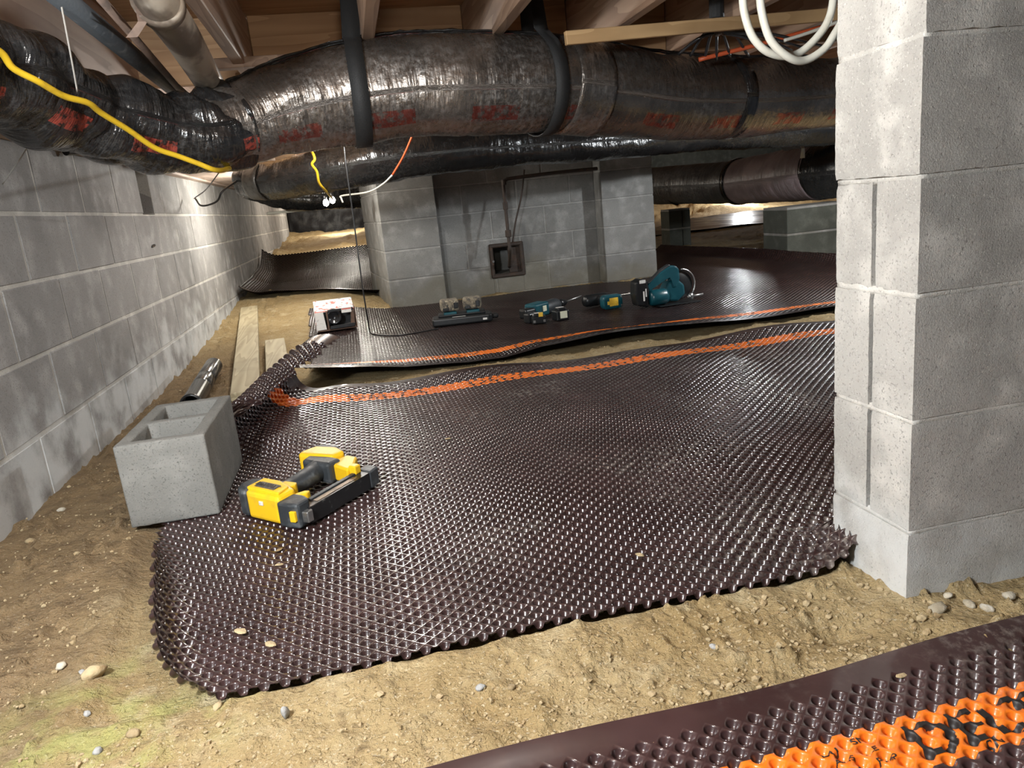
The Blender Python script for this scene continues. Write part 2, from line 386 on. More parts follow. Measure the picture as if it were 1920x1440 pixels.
def ground_relief(X, Y):
    h = .020*fbm(X, Y, 3.0, 1)+.011*fbm(X, Y, 17, 2, 4)
    clod = np.maximum(fbm(X, Y, 34, 3, 3)-.18, 0)*.042
    h = h+clod*(.5+.9*np.exp(-((X-.85)**2+(Y-.95)**2)/.12)+.8*(1-smooth(-.8, -.45, X)))
    # scuffed hollow left of the pillar's foot
    h -= .035*np.exp(-(((X-.69)/.05)**2+((Y-.985)/.035)**2))
    mound = smooth(8.5, 9.6, Y)*(1-smooth(.3, .6, X))*(.10*np.maximum(fbm(X, Y, 2.2, 5, 4)+.1, 0))
    h += mound+smooth(13.5, 15.5, Y)*smooth(1, 3, X)*.35*np.maximum(fbm(X, Y, 1.4, 6, 4)+.05, 0)
    return h
def floor_z(x, y):
    X = np.array([[x]], float); Y = np.array([[y]], float)
    u = under_mat(X, Y); return float((gz(X, Y)+ground_relief(X, Y)*(1-u)*np.interp(y, [1, 3, 6, 9], [1, 1.1, 1.3, 1])-.016*u)[0, 0])
def make_floor():
    ys = np.concatenate([np.linspace(-1.5, .55, 24), .55*np.exp(np.linspace(0, math.log(19.5/.55), 430))[1:]])
    us = np.linspace(-1, 1, 520)
    X = np.zeros((len(ys), len(us))); Y = np.repeat(ys[:, None], len(us), 1)
    for i, y in enumerate(ys):
        yy = max(y, .55); x0 = -1.05 if y < 13.2 else -1.05; x1 = max(1.45, .98*yy+.35)
        X[i] = x0+(x1-x0)*(us*.5+.5)
    u = under_mat(X, Y)
    Z = gz(X, Y)+ground_relief(X, Y)*(1-u)*np.interp(Y, [1, 3, 6, 9], [1, 1.1, 1.3, 1])-.016*u
    n, k = X.shape; V = np.stack([X, Y, Z], -1).reshape(-1, 3)
    idx = np.arange(n*k).reshape(n, k)
    Fq = np.stack([idx[:-1, :-1], idx[:-1, 1:], idx[1:, 1:], idx[1:, :-1]], -1).reshape(-1, 4)
    me = D.meshes.new('floor'); raw_mesh(me, V, [Fq]); return tag(link('floor', me, M_DIRT, smoothed=True), kind='structure')
def raw_mesh(me, V, groups):
    V = np.asarray(V, 'f'); me.vertices.add(len(V)); me.vertices.foreach_set('co', V.ravel())
    loops = np.concatenate([g.ravel() for g in groups]).astype('i'); tot = np.concatenate([np.full(len(g), g.shape[1]) for g in groups]).astype('i')
    start = np.concatenate([[0], np.cumsum(tot)[:-1]]).astype('i')
    me.loops.add(len(loops)); me.loops.foreach_set('vertex_index', loops)
    me.polygons.add(len(tot)); me.polygons.foreach_set('loop_start', start)
    me.polygons.foreach_set('loop_total', tot)
    me.update(calc_edges=True); me.validate()
make_floor()

# ------------------------------------------------------------------ block walls
_bc = {}
def block_mesh(sx, sy, sz, bev=.004):
    k = (round(sx, 3), round(sy, 3), round(sz, 3), bev)
    if k not in _bc:
        bm = bmesh.new(); bm_box(bm, (0, 0, 0), (sx, sy, sz), bev); _bc[k] = bm_me(bm, 'block')
    return _bc[k]
def put_block(parent, c, s, mat, name='block', bev=.004):
    me = block_mesh(*s, bev)
    if len(me.materials) == 0: me.materials.append(mat)
    o = D.objects.new(name, me)
    if me.materials[0] != mat:
        o.material_slots[0].link = 'OBJECT'; o.material_slots[0].material = mat
    COL.objects.link(o); o.parent = parent; o.location = c
    o.rotation_euler = (random.uniform(-.003, .003), random.uniform(-.003, .003), random.uniform(-.002, .002))
    return o
WX = -1.02; BL = .445
bm = bmesh.new()
VY0, VY1 = 4.19, 4.43
Y0, Y1 = -.4, 13.4
bm_box(bm, (WX-.099, (Y0+Y1)/2, .40), (.2, Y1-Y0, .90))
bm_box(bm, (WX-.099, (Y0+VY0)/2, .968), (.2, VY0-Y0, .236)); bm_box(bm, (WX-.099, (VY1+Y1)/2, .968), (.2, Y1-VY1, .236))
wall = tag(link('wall_left', bm_me(bm, 'wall_left'), M_MORT), kind='structure')
rows = [(-.04, .185), (.185, .41), (.41, .635), (.635, .85), (.85, 1.086)]
for r, (a, b_) in enumerate(rows):
    off = [2.79, 2.565, 2.79, 2.565, 2.79][r] % BL
    y = Y0-.4+off
    while y < Y1:
        y0, y1 = y+.005, y+BL-.005
        segs = [(y0, y1)]
        if r == 4 and y1 > VY0 and y0 < VY1:
            segs = [(p, q) for p, q in ((y0, min(y1, VY0)), (max(y0, VY1), y1)) if q-p > .03]
        for p, q in segs:
            p = max(p, Y0); q = min(q, Y1)
            if q-p > .03: put_block(wall, (WX-.049+random.uniform(-.0015, .0015), (p+q)/2, (a+b_)/2), (.106, q-p, b_-a-.010), M_CONC)
        y += BL
bm = bmesh.new(); bm_box(bm, (WX-.19, (VY0+VY1)/2, .968), (.02, VY1-VY0+.02, .23))  # black plate painting the shade deep inside the open vent slot
link('vent_dark_back', bm_me(bm, 'vent_dark_back'), M_BLACK, wall)
# far end wall, hung with black sheeting
bm = bmesh.new(); bm_box(bm, (0, 13.45, .75), (2.2, .12, 1.5)); bm_box(bm, (8.5, 19.3, .9), (22, .12, 1.8))
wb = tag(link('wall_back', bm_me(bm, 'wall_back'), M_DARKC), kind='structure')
def sheet(name, f, nu, nv, mat, th=.003):
    V = [f(i/nu, j/nv) for j in range(nv+1) for i in range(nu+1)]
    Fc = [(j*(nu+1)+i, j*(nu+1)+i+1, (j+1)*(nu+1)+i+1, (j+1)*(nu+1)+i) for j in range(nv) for i in range(nu)]
    me = D.meshes.new(name); me.from_pydata([tuple(v) for v in V], [], Fc); return me
me = sheet('plastic_sheeting', lambda u, v: (-1.0+1.95*u, 13.2+.06*N3(u*5, v*4, 1)+.03*N3(u*19, v*6, 4), .48+.95*v), 60, 30, M_SHEET)
tag(link('plastic_sheeting', me, M_SHEET, smoothed=True), 'black plastic sheeting hung on the far end wall behind the dirt mound', 'sheeting')

# ------------------------------------------------------------------ chimney foundation
fd = tag(empty('chimney_foundation', (0, 0, 0)), 'wide grey concrete block foundation with two piers and an iron cleanout in its recess', 'foundation')
PX0, PX1, QX0, QX1, PFY, RWY = .221, .655, 1.985, 2.425, 5.88, 6.05
bm = bmesh.new()
for a, b_, f in ((PX0, PX1, PFY), (PX1, QX0, RWY), (QX0, QX1, PFY)):
    if f == RWY:      # leave the cleanout hole open
        hx0, hx1, hz0, hz1 = 1.075, 1.325, .155, .385
        for (x0, x1, z0, z1) in ((a, hx0, -.1, 1.12), (hx1, b_, -.1, 1.12), (hx0, hx1, -.1, hz0), (hx0, hx1, hz1, 1.12)):
            bm_box(bm, ((x0+x1)/2, f+.1985, (z0+z1)/2), (x1-x0, .4, z1-z0))
        bm_box(bm, ((a+b_)/2, f+.7, .51), (b_-a, .5, 1.22))
    elif a == PX0: bm_prism(bm, [(a+.004, f+.0015), (b_-.004, f+.0015), (b_-.004, 7.05), (a-.098, 7.05)], -.1, 1.12)
    else: bm_box(bm, ((a+b_)/2, f+.5515, .51), (b_-a-.006, 1.1, 1.22))
link('mortar', bm_me(bm, 'mortar'), M_FOUNDM, fd)
CH = .222
for k in range(5):
    z = (k+.5)*CH+.002
    for j, (f0, f1) in enumerate(((0, .432), (.44, .87), (.878, 1.17))):
        xa = lambda d: PX0-.106*d/1.17
        bm = bmesh.new(); bm_prism(bm, [(xa(f0), PFY-.002+f0), (PX1, PFY-.002+f0), (PX1, PFY-.002+f1), (xa(f1), PFY-.002+f1)], z-CH/2+.004, z+CH/2-.006, .004, None, 1)
        link('block', bm_me(bm, 'block'), M_FOUND, fd)
    for (a, b_) in ((QX0, QX1),):
        put_block(fd, ((a+b_)/2, PFY+.212, z), (b_-a, .43, CH-.010), M_FOUND)
        put_block(fd, ((a+b_)/2, PFY+.212+.44, z), (b_-a, .43, CH-.010), M_FOUND)
        put_block(fd, ((a+b_)/2, PFY+.212+.77, z), (b_-a, .22, CH-.010), M_FOUND)
    x = PX1-(.22 if k % 2 else 0)
    while x < QX0:
        a, b_ = max(x+.005, PX1+.004), min(x+BL-.005, QX0-.004)
        if b_-a > .03:
            z0, z1 = k*CH+.006, (k+1)*CH-.004
            hx0, hx1, hz0, hz1 = 1.075, 1.325, .155, .385
            if a < hx1 and b_ > hx0 and z0 < hz1 and z1 > hz0:
                for (x0, x1, q0, q1) in ((a, min(hx0, b_), z0, z1), (max(hx1, a), b_, z0, z1), (max(a, hx0), min(b_, hx1), z0, min(z1, hz0)), (max(a, hx0), min(b_, hx1), max(z0, hz1), z1)):
                    if x1-x0 > .02 and q1-q0 > .02: put_block(fd, ((x0+x1)/2, RWY+.045, (q0+q1)/2), (x1-x0, .1, q1-q0), M_FOUND)
            else: put_block(fd, ((a+b_)/2, RWY+.045, (z0+z1)/2), (b_-a, .1, z1-z0), M_FOUND)
        x += BL
# rusty cleanout frame and door
ib = empty('cleanout'); ib.location = (1.2, RWY-.01, .27); tag(ib, 'rusty iron cleanout frame with half open door in the foundation recess', 'cleanout door')
bm = bmesh.new()
for c, s in (((0, 0, .122), (.285, .03, .032)), ((0, 0, -.122), (.285, .03, .032)), ((-.127, 0, 0), (.032, .03, .24)), ((.127, 0, 0), (.032, .03, .24))):
    bm_box(bm, c, s, .008)
link('frame', bm_me(bm, 'frame'), M_IRON, ib)
bm = bmesh.new(); bm_box(bm, (.068, .028, 0), (.105, .012, .215), .003); link('door', bm_me(bm, 'door'), M_IRON, ib)
bm = bmesh.new(); bm_rod(bm, (-.118, -.02, -.0), (-.118, -.005, -.0), .009); link('latch', bm_me(bm, 'latch'), M_STEEL, ib)
# iron pipe dropping into the cleanout
py_ = 5.80
pt = lambda x, y, Y=py_: tuple(at(x, y, Y))
ip = empty('iron_pipe', pt(943, 338)); tag(ip, 'rusty iron gas pipe bent down in front of the foundation recess', 'pipe')
def local(pts, o): return [tuple(Vector(p)-Vector(o.location)) for p in pts]
tube('pipe_run', local([pt(1120, 316), pt(1040, 324), pt(962, 334), pt(949, 337), pt(944, 344), pt(946, 370), pt(950, 410), pt(954, 450), pt(956, 472), tuple(at(955, 500, 6.04))], ip), .0135, M_IRON, ip, 12, 80)
bm = bmesh.new()
for (x, y, r, l) in ((947.5, 386, .02, .03), (953, 438, .024, .028), (944.5, 342, .02, .02)):
    bm = bmesh.new(); p = Vector(pt(x, y))-ip.location; bm_lathe(bm, [(r*.9, -l), (r, -l*.7), (r, l*.7), (r*.9, l)], 12, Matrix.Translation(p))
    link('coupling', bm_me(bm, 'coupling'), M_IRON, ip)
hw = empty('hanging_wire', pt(981, 335)); tag(hw, 'dark slack strip hanging beside the iron pipe into the cleanout', 'wire')
tube('strip', local([pt(983, 318), pt(977, 370), pt(967, 415), pt(961, 455)], hw), .007, M_IRON, hw, 6)

# ------------------------------------------------------------------ big pillar at right
def rough_prism(bm, poly, z0, z1, step=.014, amp=.0016, seed=0):
    loop = []
    for i in range(len(poly)):
        a, b_ = Vector(poly[i]), Vector(poly[(i+1) % len(poly)]); n = max(1, int((b_-a).length/step))
        for k in range(n): loop.append(a+(b_-a)*(k/n))
    nz = max(2, int((z1-z0)/step)); rings = []
    cx = sum(p[0] for p in poly)/len(poly); cy = sum(p[1] for p in poly)/len(poly)
    for j in range(nz+1):
        z = z0+(z1-z0)*j/nz; ins = .0014 if j in (0, nz) else 0
        rg = []
        for p in loop:
            d = Vector((p[0]-cx, p[1]-cy)); d.normalize()
            n = amp*(.5*N3(p[0]*30, p[1]*30, z*30+seed)+.6*N3(p[0]*140, p[1]*140, z*140+seed))
            if j in (0, nz): n *= 1.8
            rg.append(bm.verts.new((p[0]+d.x*(n-ins), p[1]+d.y*(n-ins), z+(n if j in (0, nz) else 0))))
        rings.append(rg)
    m = len(loop)
    for a, b_ in zip(rings, rings[1:]):
        for k in range(m): bm.faces.new((a[k], a[(k+1) % m], b_[(k+1) % m], b_[k]))
    bm.faces.new(rings[0][::-1]); bm.faces.new(rings[-1])
pl = tag(empty('block_pillar', (1.07, 1.12, 0)), 'large grey concrete block pillar standing in the right foreground', 'pillar')
x0, x1, y0, y1 = .845, 1.295, 1.013, 1.217
def pillar_block(z0, z1, groove, k, jit=0.0):
    ym = (y0+y1)/2+.002; g = .0055
    poly = [(x0, y0), (x1, y0), (x1, y1), (x0, y1)]
    if groove: poly = [(x0, y0), (x1, y0), (x1, y1), (x0, y1), (x0, ym+g), (x0+.034, ym+g), (x0+.034, ym-g), (x0, ym-g)]
    bm = bmesh.new(); rough_prism(bm, [(p[0]-1.07+jit, p[1]-1.12) for p in poly], z0, z1, .011, .0016, k*7.3)
    link('block', bm_me(bm, 'block'), M_PILL, pl, True).data.set_sharp_from_angle(angle=.7)
zs = [-.06, .128, .324, .531, .713, .912, 1.11, 1.31]
for k in range(7): pillar_block(zs[k]+.004, zs[k+1]-.004, 1 <= k <= 3, k, random.uniform(-.002, .002))
for k in range(1, 7):
    bm = bmesh.new(); rough_prism(bm, [(x0+.002-1.07, y0+.002-1.12), (x1-1.07-.002, y0+.002-1.12), (x1-1.07-.002, y1-1.12-.002), (x0+.002-1.07, y1-1.12-.002)], zs[k]-.007, zs[k]+.007, .014, .0008, 3+k)
    link('mortar', bm_me(bm, 'mortar'), M_PILLM, pl, True)

# ------------------------------------------------------------------ ceiling, joists, beams
JZ = 1.30; JT = 1.535
bm = bmesh.new(); bm_box(bm, (9, 8.5, JT+.055), (23, 23, .05))
ceil = tag(link('ceiling', bm_me(bm, 'ceiling'), M_PLY), kind='structure')
for i in range(5):
    for j in range(9):
        y0_, x0_ = -1.0+j*1.22, -2+i*2.44+(1.22 if j % 2 else 0)
        put_block(ceil, (x0_+1.22, y0_+.61, JT+.015), (2.434, 1.214, .022), M_PLY, 'plywood_panel', .002)
for k in range(-1, 9):
    xr = -.285+.45*k
    put_block(ceil, (xr-.021, 3.6, (JZ+JT)/2), (.042, 9.6, JT-JZ), M_JOIST, 'joist', .003)
put_block(ceil, (WX+.16, 4.6, 1.30), (.28, 9.0, .41), M_SILL, 'rim_beam', .004)
put_block(ceil, (WX-.03, 5, 1.10), (.16, 16, .04), M_SILL, 'sill_plate', .003)
for k in range(-1, 8):          # solid blocking between the joists beyond the large duct
    xr = -.285+.45*k
    put_block(ceil, (xr+.204, 3.35, 1.425), (.404, .04, .245), M_PLY, 'blocking', .003)
put_block(ceil, (4.5, 5.55, 1.24), (9.6, .09, .20), M_JOIST, 'girder', .004)
p0, p1 = at(455, 118, 3.0), at(560, 108, 3.0)
put_block(ceil, ((p0.x+p1.x)/2, 3.0, p0.z-.001), (.40, .05, .035), M_JOIST, 'nailer', .002)

# ------------------------------------------------------------------ ducts
def duct(name, label, pts, rads, mat, steps, nseg=48, fold=.004, ringy=0.0, seed=0, parts=()):
    root = tag(empty(name, tuple(pts[len(pts)//2])), label, 'duct')
    P = spline([tuple(p) for p in pts], steps); R = spline([(r, 0, 0) for r in rads], steps)[:, 0]
    def wob(s, a, p):
        w = fold*N3(s*3.2+seed, math.cos(a)*1.4, math.sin(a)*1.4)+fold*.55*N3(s*9+seed, math.cos(a)*3.0+5, math.sin(a)*3.0)
        c = N3(s*16+seed+2*N3(s*3, a, seed), math.cos(a)*.9, math.sin(a)*.9)
        w += fold*.8*c
        if ringy: w += ringy*(abs(N3(s*11+seed*3+.9*math.sin(a+s*2), .7*math.cos(a), .7*math.sin(a)))*2.2-.6)
        return w
    P2 = P-np.array(root.location)
    return root, P2, R, wob
A = lambda x, y, Y: np.array(at(x, y, Y))
# large foil-wrapped main duct
mp = [A(395, 250, 2.62), A(455, 232, 2.68), A(530, 207, 2.72), A(650, 180, 2.75), A(760, 165, 2.75), A(850, 161, 2.75), A(1010, 160, 2.80), A(1130, 170, 2.88), A(1250, 184, 2.98), A(1400, 184, 3.10), A(1560, 174, 3.25), A(1760, 160, 3.4)]
mr = [.115, .127, .142, .160, .164, .165, .163, .163, .162, .156, .150, .15]
root, P2, R, wob = duct('insulated_duct', 'large foil wrapped insulated duct strapped under the joists, with a black crumpled left end', mp, mr, M_DUCT, 170, seed=1, fold=.006)
me = tube_me('sleeve', P2, R, 56, lambda s, a, p: wob(s, a, p), True)
link('sleeve', me, M_DUCT, root)
rl = Vector(root.location)
fp = [A(-330, 60, 1.62), A(-150, 105, 1.85), A(0, 145, 2.10), A(130, 200, 2.34), A(250, 238, 2.50), A(340, 250, 2.58), A(400, 249, 2.625), A(445, 236, 2.67)]
F2 = spline([tuple(p) for p in fp], 150)-np.array(rl)
def wobf(s, a, p):
    w = .010*N3(s*4, math.cos(a), math.sin(a))+.007*N3(s*10+4, math.cos(a)*2.5, math.sin(a)*2.5)
    return w+.021*(abs(N3(s*8.5+.5*math.sin(a), .6*math.cos(a)+9, .6*math.sin(a)))*2.4-.6)
me = tube_me('flexible_end', F2, np.interp(np.arange(151), [0, 100, 140, 150], [.128, .122, .122, .132]), 56, wobf, True)
tag(link('flexible_end', me, M_DUCTF, root), 'black crumpled flexible end')
# seams of the sleeve
def ring_band(name, P, R, i, half, over, mat, parent, n=56, w=None):
    sl = slice(max(0, i-half), i+half+1); me = tube_me(name, P[sl], R[sl]+over, n, w, True)
    return link(name, me, mat, parent)
# right edge of the sleeve lap near the second strap and lap further right
def idx_at(P, px, py, Y):
    q = np.array(at(px, py, Y))-np.array(rl); return int(np.argmin(np.linalg.norm(P-q, axis=1)))
i1 = idx_at(P2, 1110, 168, 2.87); me = tube_me('sleeve_lap', P2[i1-9:i1], R[i1-9:i1]+.006, 56, lambda s, a, p: .003*N3(s*30, a*2, 1), True); link('sleeve_lap', me, M_DUCT, root)
i2 = idx_at(P2, 1355, 184, 3.07); ring_band('seam_band', P2, R, i2, 1, .005, M_DUCTF, root)
# crinkled lap along the top of the duct
tp = [P2[i]+np.array([0, -.02+.02*N3(i*.3, 0, 0), R[i]+.006+.008*abs(N3(i*.5, 1, 0))]) for i in range(12, len(P2)-20, 2)]
link('top_seam', tube_me('top_seam', tp, .008, 8, lambda s, a, p: .005*N3(s*30, a, 0), True), M_DUCTF, root)
# black hanger straps
def strap(px, py, Y, w, label, top=JZ+.15, dx=0.0):
    q = np.array(at(px, py, Y)); i = int(np.argmin(np.linalg.norm(P2+np.array(rl)-q, axis=1))); c = P2[i]+np.array(rl); r = R[i]+.011
    T = P2[i+1]-P2[i-1]; T = T/np.linalg.norm(T); T[2] = 0
    st = tag(empty('hanger_strap', tuple(c)), label, 'strap', 'black straps holding the large duct')
    prof = []
    yq = np.array([-T[1], T[0], 0])     # across the duct, away from the camera
    prof.append((-.035, top-c[2])); prof.append((-.05, JZ+.01-c[2]))
    for k in range(25):
        a = math.radians(118+k*(304/24)); prof.append((r*math.cos(a), r*math.sin(a)))
    prof.append((.05, JZ+.01-c[2])); prof.append((.035, top-c[2]))
    V = []; Fc = []
    for j, (a, z) in enumerate(prof):
        for sg in (-.5, .5):
            V.append(tuple(yq*a+T*(w*sg)+np.array([dx*min(1, max(0, (z-.1)/.25)), 0, z])))
    n = len(prof); Fc = [(2*j, 2*j+1, 2*j+3, 2*j+2) for j in range(n-1)]
    me = D.meshes.new('band'); me.from_pydata(V, [], Fc); o = link('band', me, M_STRAP, st, True)
    md = o.modifiers.new('s', 'SOLIDIFY'); md.thickness = .003
    return st
strap(672, 177, 2.75, .056, 'black strap around the large duct nearest the curved left end', dx=.02)
strap(1010, 160, 2.80, .052, 'black strap around the middle of the large duct above the foundation', dx=-.01)

# second duct behind, above the foundation
bp = [A(455, 342, 5.3), A(520, 338, 5.15), A(600, 322, 5.0), A(700, 302, 4.95), A(850, 285, 5.0), A(1000, 274, 5.1), A(1180, 262, 5.2), A(1350, 250, 5.3), A(1600, 240, 5.5)]
def black_duct(name, label, pts, rads, mat, steps=110, nseg=40, fold=.008, ringy=0.0, seed=3):
    root, P2, R, wob = duct(name, label, pts, rads, mat, steps, fold=fold, ringy=ringy, seed=seed)
    link('sleeve', tube_me('sleeve', P2, R, nseg, wob, True), mat, root); return root, P2, R
r2, P2b, R2b = black_duct('black_duct', 'long black plastic wrapped duct crossing behind the large duct above the foundation', bp, [.10, .12, .13, .135, .135, .125, .12, .12, .12], M_DUCTB, 150, seed=5, fold=.012)
link('tape_band', tube_me('tape_band', P2b[6:14], R2b[6:14]+.006, 40, lambda s, a, p: .004*N3(s*9, a, 2), True), M_TAPE, r2)
# third, lower duct at the far left
black_duct('black_duct', 'sagging black duct at the far left beyond the crossing duct, next to the lit bulbs', [A(455, 345, 7.4), A(510, 360, 7.3), A(580, 366, 7.3), A(650, 362, 7.4), A(760, 355, 7.6)], [.11, .13, .14, .14, .14], M_DUCTB, 80, seed=9, fold=.014)
# right duct on block supports
rp = [A(1180, 350, 8.9), A(1240, 348, 8.6), A(1300, 345, 8.2), A(1370, 342, 7.7), A(1440, 334, 7.1), A(1500, 326, 6.6), A(1570, 318, 6.2), A(1660, 310, 5.9)]
rr_ = [.205, .215, .22, .225, .235, .245, .25, .25]
root, P3, R3, wob = duct('duct_trunk', 'grey and mauve ribbed duct trunk resting on low block supports at right', rp, rr_, M_DUCTG, 130, fold=.006, seed=11)
link('plain_section', tube_me('plain_section', P3[:62], R3[:62], 40, wob, True), M_DUCTG, root)
wr = lambda s, a, p: .008*(abs(N3(s*14+.6*math.sin(a), .4*math.cos(a), 3))*2-.5)
tag(link('ribbed_section', tube_me('ribbed_section', P3[60:104], R3[60:104]+.008, 40, wr, True), M_DUCTM, root), 'mauve ribbed section')
tag(link('black_section', tube_me('black_section', P3[102:], R3[102:]+.004, 40, lambda s, a, p: wr(s, a, p)*1.4, True), M_DUCTB, root), 'black crinkled section')
ring_band('joint_band', P3, R3, 60, 1, .016, M_DUCTB, root, 40)
tw = []
for k in range(40):
    i = 8+int(k*.45); a = 2.4+k*.12; tw.append(P3[i]+np.array([.2*math.sin(.3), -1, 0])*0+ (R3[i]+.008)*np.array([-.35*math.cos(a), -.93*math.cos(a-PI)*-1, math.sin(a)]))
link('wrap_cord', tube_me('wrap_cord', np.array([P3[6]+[-.03, -.02, R3[6]+.004]]+[P3[i]+(R3[i]+.010)*np.array([-.45*math.sin(t), -.89*math.sin(t), math.cos(t)]) for i, t in zip(range(7, 29), np.linspace(.1, PI, 22))]), .010, 6), M_BLACK, root)
# upper small grey duct behind at right and its hanging silver strap
black_duct('grey_duct', 'short grey wrapped pipe above the duct trunk beside the pillar', [A(1470, 268, 6.4), A(1520, 258, 6.2), A(1600, 246, 6.0)], [.07, .075, .075], M_DUCTG, 30, 24, .004, seed=4)
st = tag(empty('metal_strap', tuple(A(1500, 262, 5.9))), 'bent silver metal strap hanging over the mauve duct trunk', 'strap')
pts = [A(1502, 240, 5.9), A(1497, 262, 5.88), A(1506, 278, 5.86), A(1505, 296, 5.9)]
V = []; 
for i, p in enumerate(pts):
    q = p-np.array(st.location); w = [.07, .055, .035, .05][i]; V += [tuple(q-np.array([w/2, 0, 0])), tuple(q+np.array([w/2, .01, 0]))]
me = D.meshes.new('band'); me.from_pydata(V, [], [(0, 1, 3, 2), (2, 3, 5, 4), (4, 5, 7, 6)]); o = link('band', me, M_STEEL, st); o.modifiers.new('s', 'SOLIDIFY').thickness = .004
# low block supports beneath the duct trunk, and their blocks
def support(label, x0, x1, y0, y1, courses, split):
    s = tag(empty('block_support', ((x0+x1)/2, (y0+y1)/2, 0)), label, 'support')
    for k in range(courses):
        z0, z1 = k*.222-.01, (k+1)*.222-.02
        xs = [x0, x0+(x1-x0)*split, x1] if split else [x0, x1]
        for a, b_ in zip(xs, xs[1:]):
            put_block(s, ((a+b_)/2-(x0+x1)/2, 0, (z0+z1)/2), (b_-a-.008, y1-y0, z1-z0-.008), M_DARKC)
        bm = bmesh.new(); bm_box(bm, (0, 0, z1+.004), (x1-x0-.012, y1-y0-.012, .022)); link('mortar', bm_me(bm, 'mortar'), M_FOUNDM, s)
    return s
pa, pb = gd(1268, 462), gd(1310, 455)
support('narrow grey block support under the left end of the duct trunk', pa.x-.08, pa.x+.20, pa.y, pa.y+.25, 2, .62)
pa = gd(1480, 484)
support('wide grey block support under the mauve duct trunk beside the pillar', pa.x-.05, pa.x+.62, pa.y-.05, pa.y+.35, 2, .85)

# ------------------------------------------------------------------ pipes and cables overhead
def pipe_thing(name, label, pts, r, mat, cat='pipe', n=16, steps=None, part='pipe_run'):
    o = tag(empty(name, tuple(pts[0])), label, cat)
    tube(part, local([tuple(p) for p in pts], o), r, mat, o, n, steps); return o
dp = pipe_thing('drain_pipe', 'thick grey stained drain pipe running under the joists at upper left', [A(272, -60, 1.72), A(300, 8, 1.86), A(345, 75, 2.2), A(410, 185, 3.05)], .046, M_PIPEG, steps=40, n=24)
bm = bmesh.new(); c = A(291, -5, 1.83)-np.array(dp.location); c2 = A(302, 12, 1.88)-np.array(dp.location); bm_rod(bm, c, c2, .052, 24)
tag(link('coupling', bm_me(bm, 'coupling'), M_PIPEG, dp, True), 'coupling collar')
bm = bmesh.new()
pp = [A(264, 8, 1.80), A(268, 40, 1.84), A(247, 70, 1.86)]
for i, (a, w) in enumerate(zip(pp, (.012, .010, .012))):
    q = a-np.array(dp.location); bm.verts.new(tuple(q+[-w, 0, 0])); bm.verts.new(tuple(q+[w, 0, 0]))
bm.verts.ensure_lookup_table()
for i in (0, 1): bm.faces.new([bm.verts[2*i], bm.verts[2*i+1], bm.verts[2*i+3], bm.verts[2*i+2]])
tag(link('hanger', bm_me(bm, 'hanger'), M_CONDUIT, dp), 'loose bent metal hanger')
pipe_thing('black_pipe', 'straight black pipe under the subfloor at upper left between the beam and the drain pipe', [A(72, -40, 1.72), A(350, 187, 2.95)], .024, M_RUBBER)
pipe_thing('thin_conduit', 'thin brown conduit running beside the grey drain pipe', [A(165, -30, 1.8), A(354, 188, 2.85)], .010, M_CONDUIT)
# yellow cord
yc = [A(-60, 65, 1.8), A(0, 97, 1.88), A(25, 128, 1.92), A(70, 152, 1.97), A(120, 180, 2.05), A(165, 193, 2.12), A(190, 212, 2.18), A(240, 243, 2.27), A(290, 277, 2.35), A(335, 293, 2.40), A(370, 306, 2.43), A(405, 319, 2.47), A(428, 316, 2.60), A(455, 300, 2.95), A(520, 285, 3.6), A(560, 270, 4.2), A(583, 283, 4.6), A(590, 298, 4.62), A(585, 308, 4.63), A(594, 322, 4.66), A(598, 342, 4.7), A(608, 355, 4.8), A(618, 366, 5.2), A(624, 374, 5.9)]
pipe_thing('yellow_cord', 'yellow extension cord draped across the duct and trailing to the lit bulbs', yc, .0078, M_YELCORD, 'cord', 10, 170, 'cord_run')
# lit bulbs
for (x, y, lab) in ((611, 379, 'left lit bulb hanging under the black duct at the far left'), (623, 374, 'right lit bulb hanging under the black duct at the far left')):
    p = A(x, y, 5.9); b0 = tag(empty('light_bulb', tuple(p)), lab, 'bulb')
    bm = bmesh.new(); bm_lathe(bm, [(.004, -.03), (.018, -.022), (.022, -.005), (.016, .012), (.010, .02)], 12); link('globe', bm_me(bm, 'globe'), M_BULB, b0, True)
    bm = bmesh.new(); bm_lathe(bm, [(.012, .018), (.013, .045), (.006, .05)], 10); link('socket', bm_me(bm, 'socket'), M_BLACK, b0, True)
pipe_thing('white_pipe', 'thin white pipe spanning the passage at the far left under the black duct', [A(500, 400.5, 7.4), A(632, 388, 7.6)], .012, M_WHITEC)
# white cable coil upper right
pipe_thing('white_cable', 'white coiled cable hanging in loops from the joists beside the pillar', [A(1392, -30, 1.60), A(1395, 20, 1.60), A(1412, 70, 1.60), A(1445, 100, 1.60), A(1490, 103, 1.61), A(1530, 72, 1.61), A(1556, 30, 1.61), A(1566, -30, 1.62)], .0085, M_WHITEC, 'cable', 12, 60, 'cable_loop')
pipe_thing('white_cable', 'second white cable loop hanging lower beside the pillar top', [A(1424, -30, 1.57), A(1428, 20, 1.57), A(1445, 75, 1.57), A(1480, 108, 1.57), A(1510, 113, 1.58), A(1545, 92, 1.58), A(1566, 62, 1.58), A(1590, 20, 1.59)], .0085, M_WHITEC, 'cable', 12, 60, 'cable_loop')
pipe_thing('red_cable', 'thin red cable stretched along the top of the large duct at upper right', [A(1310, 112, 2.75), A(1420, 84, 2.72), A(1500, 62, 2.7), A(1600, 34, 2.68)], .008, M_REDC, 'cable', 8)
pipe_thing('white_cable', 'straight white cable running just under the red one at upper right', [A(1470, 76, 2.6), A(1520, 60, 2.6), A(1600, 30, 2.6)], .006, M_WHITEC, 'cable', 8)
bt = [A(1060, 72, 2.5), A(1620, 22, 2.62)]
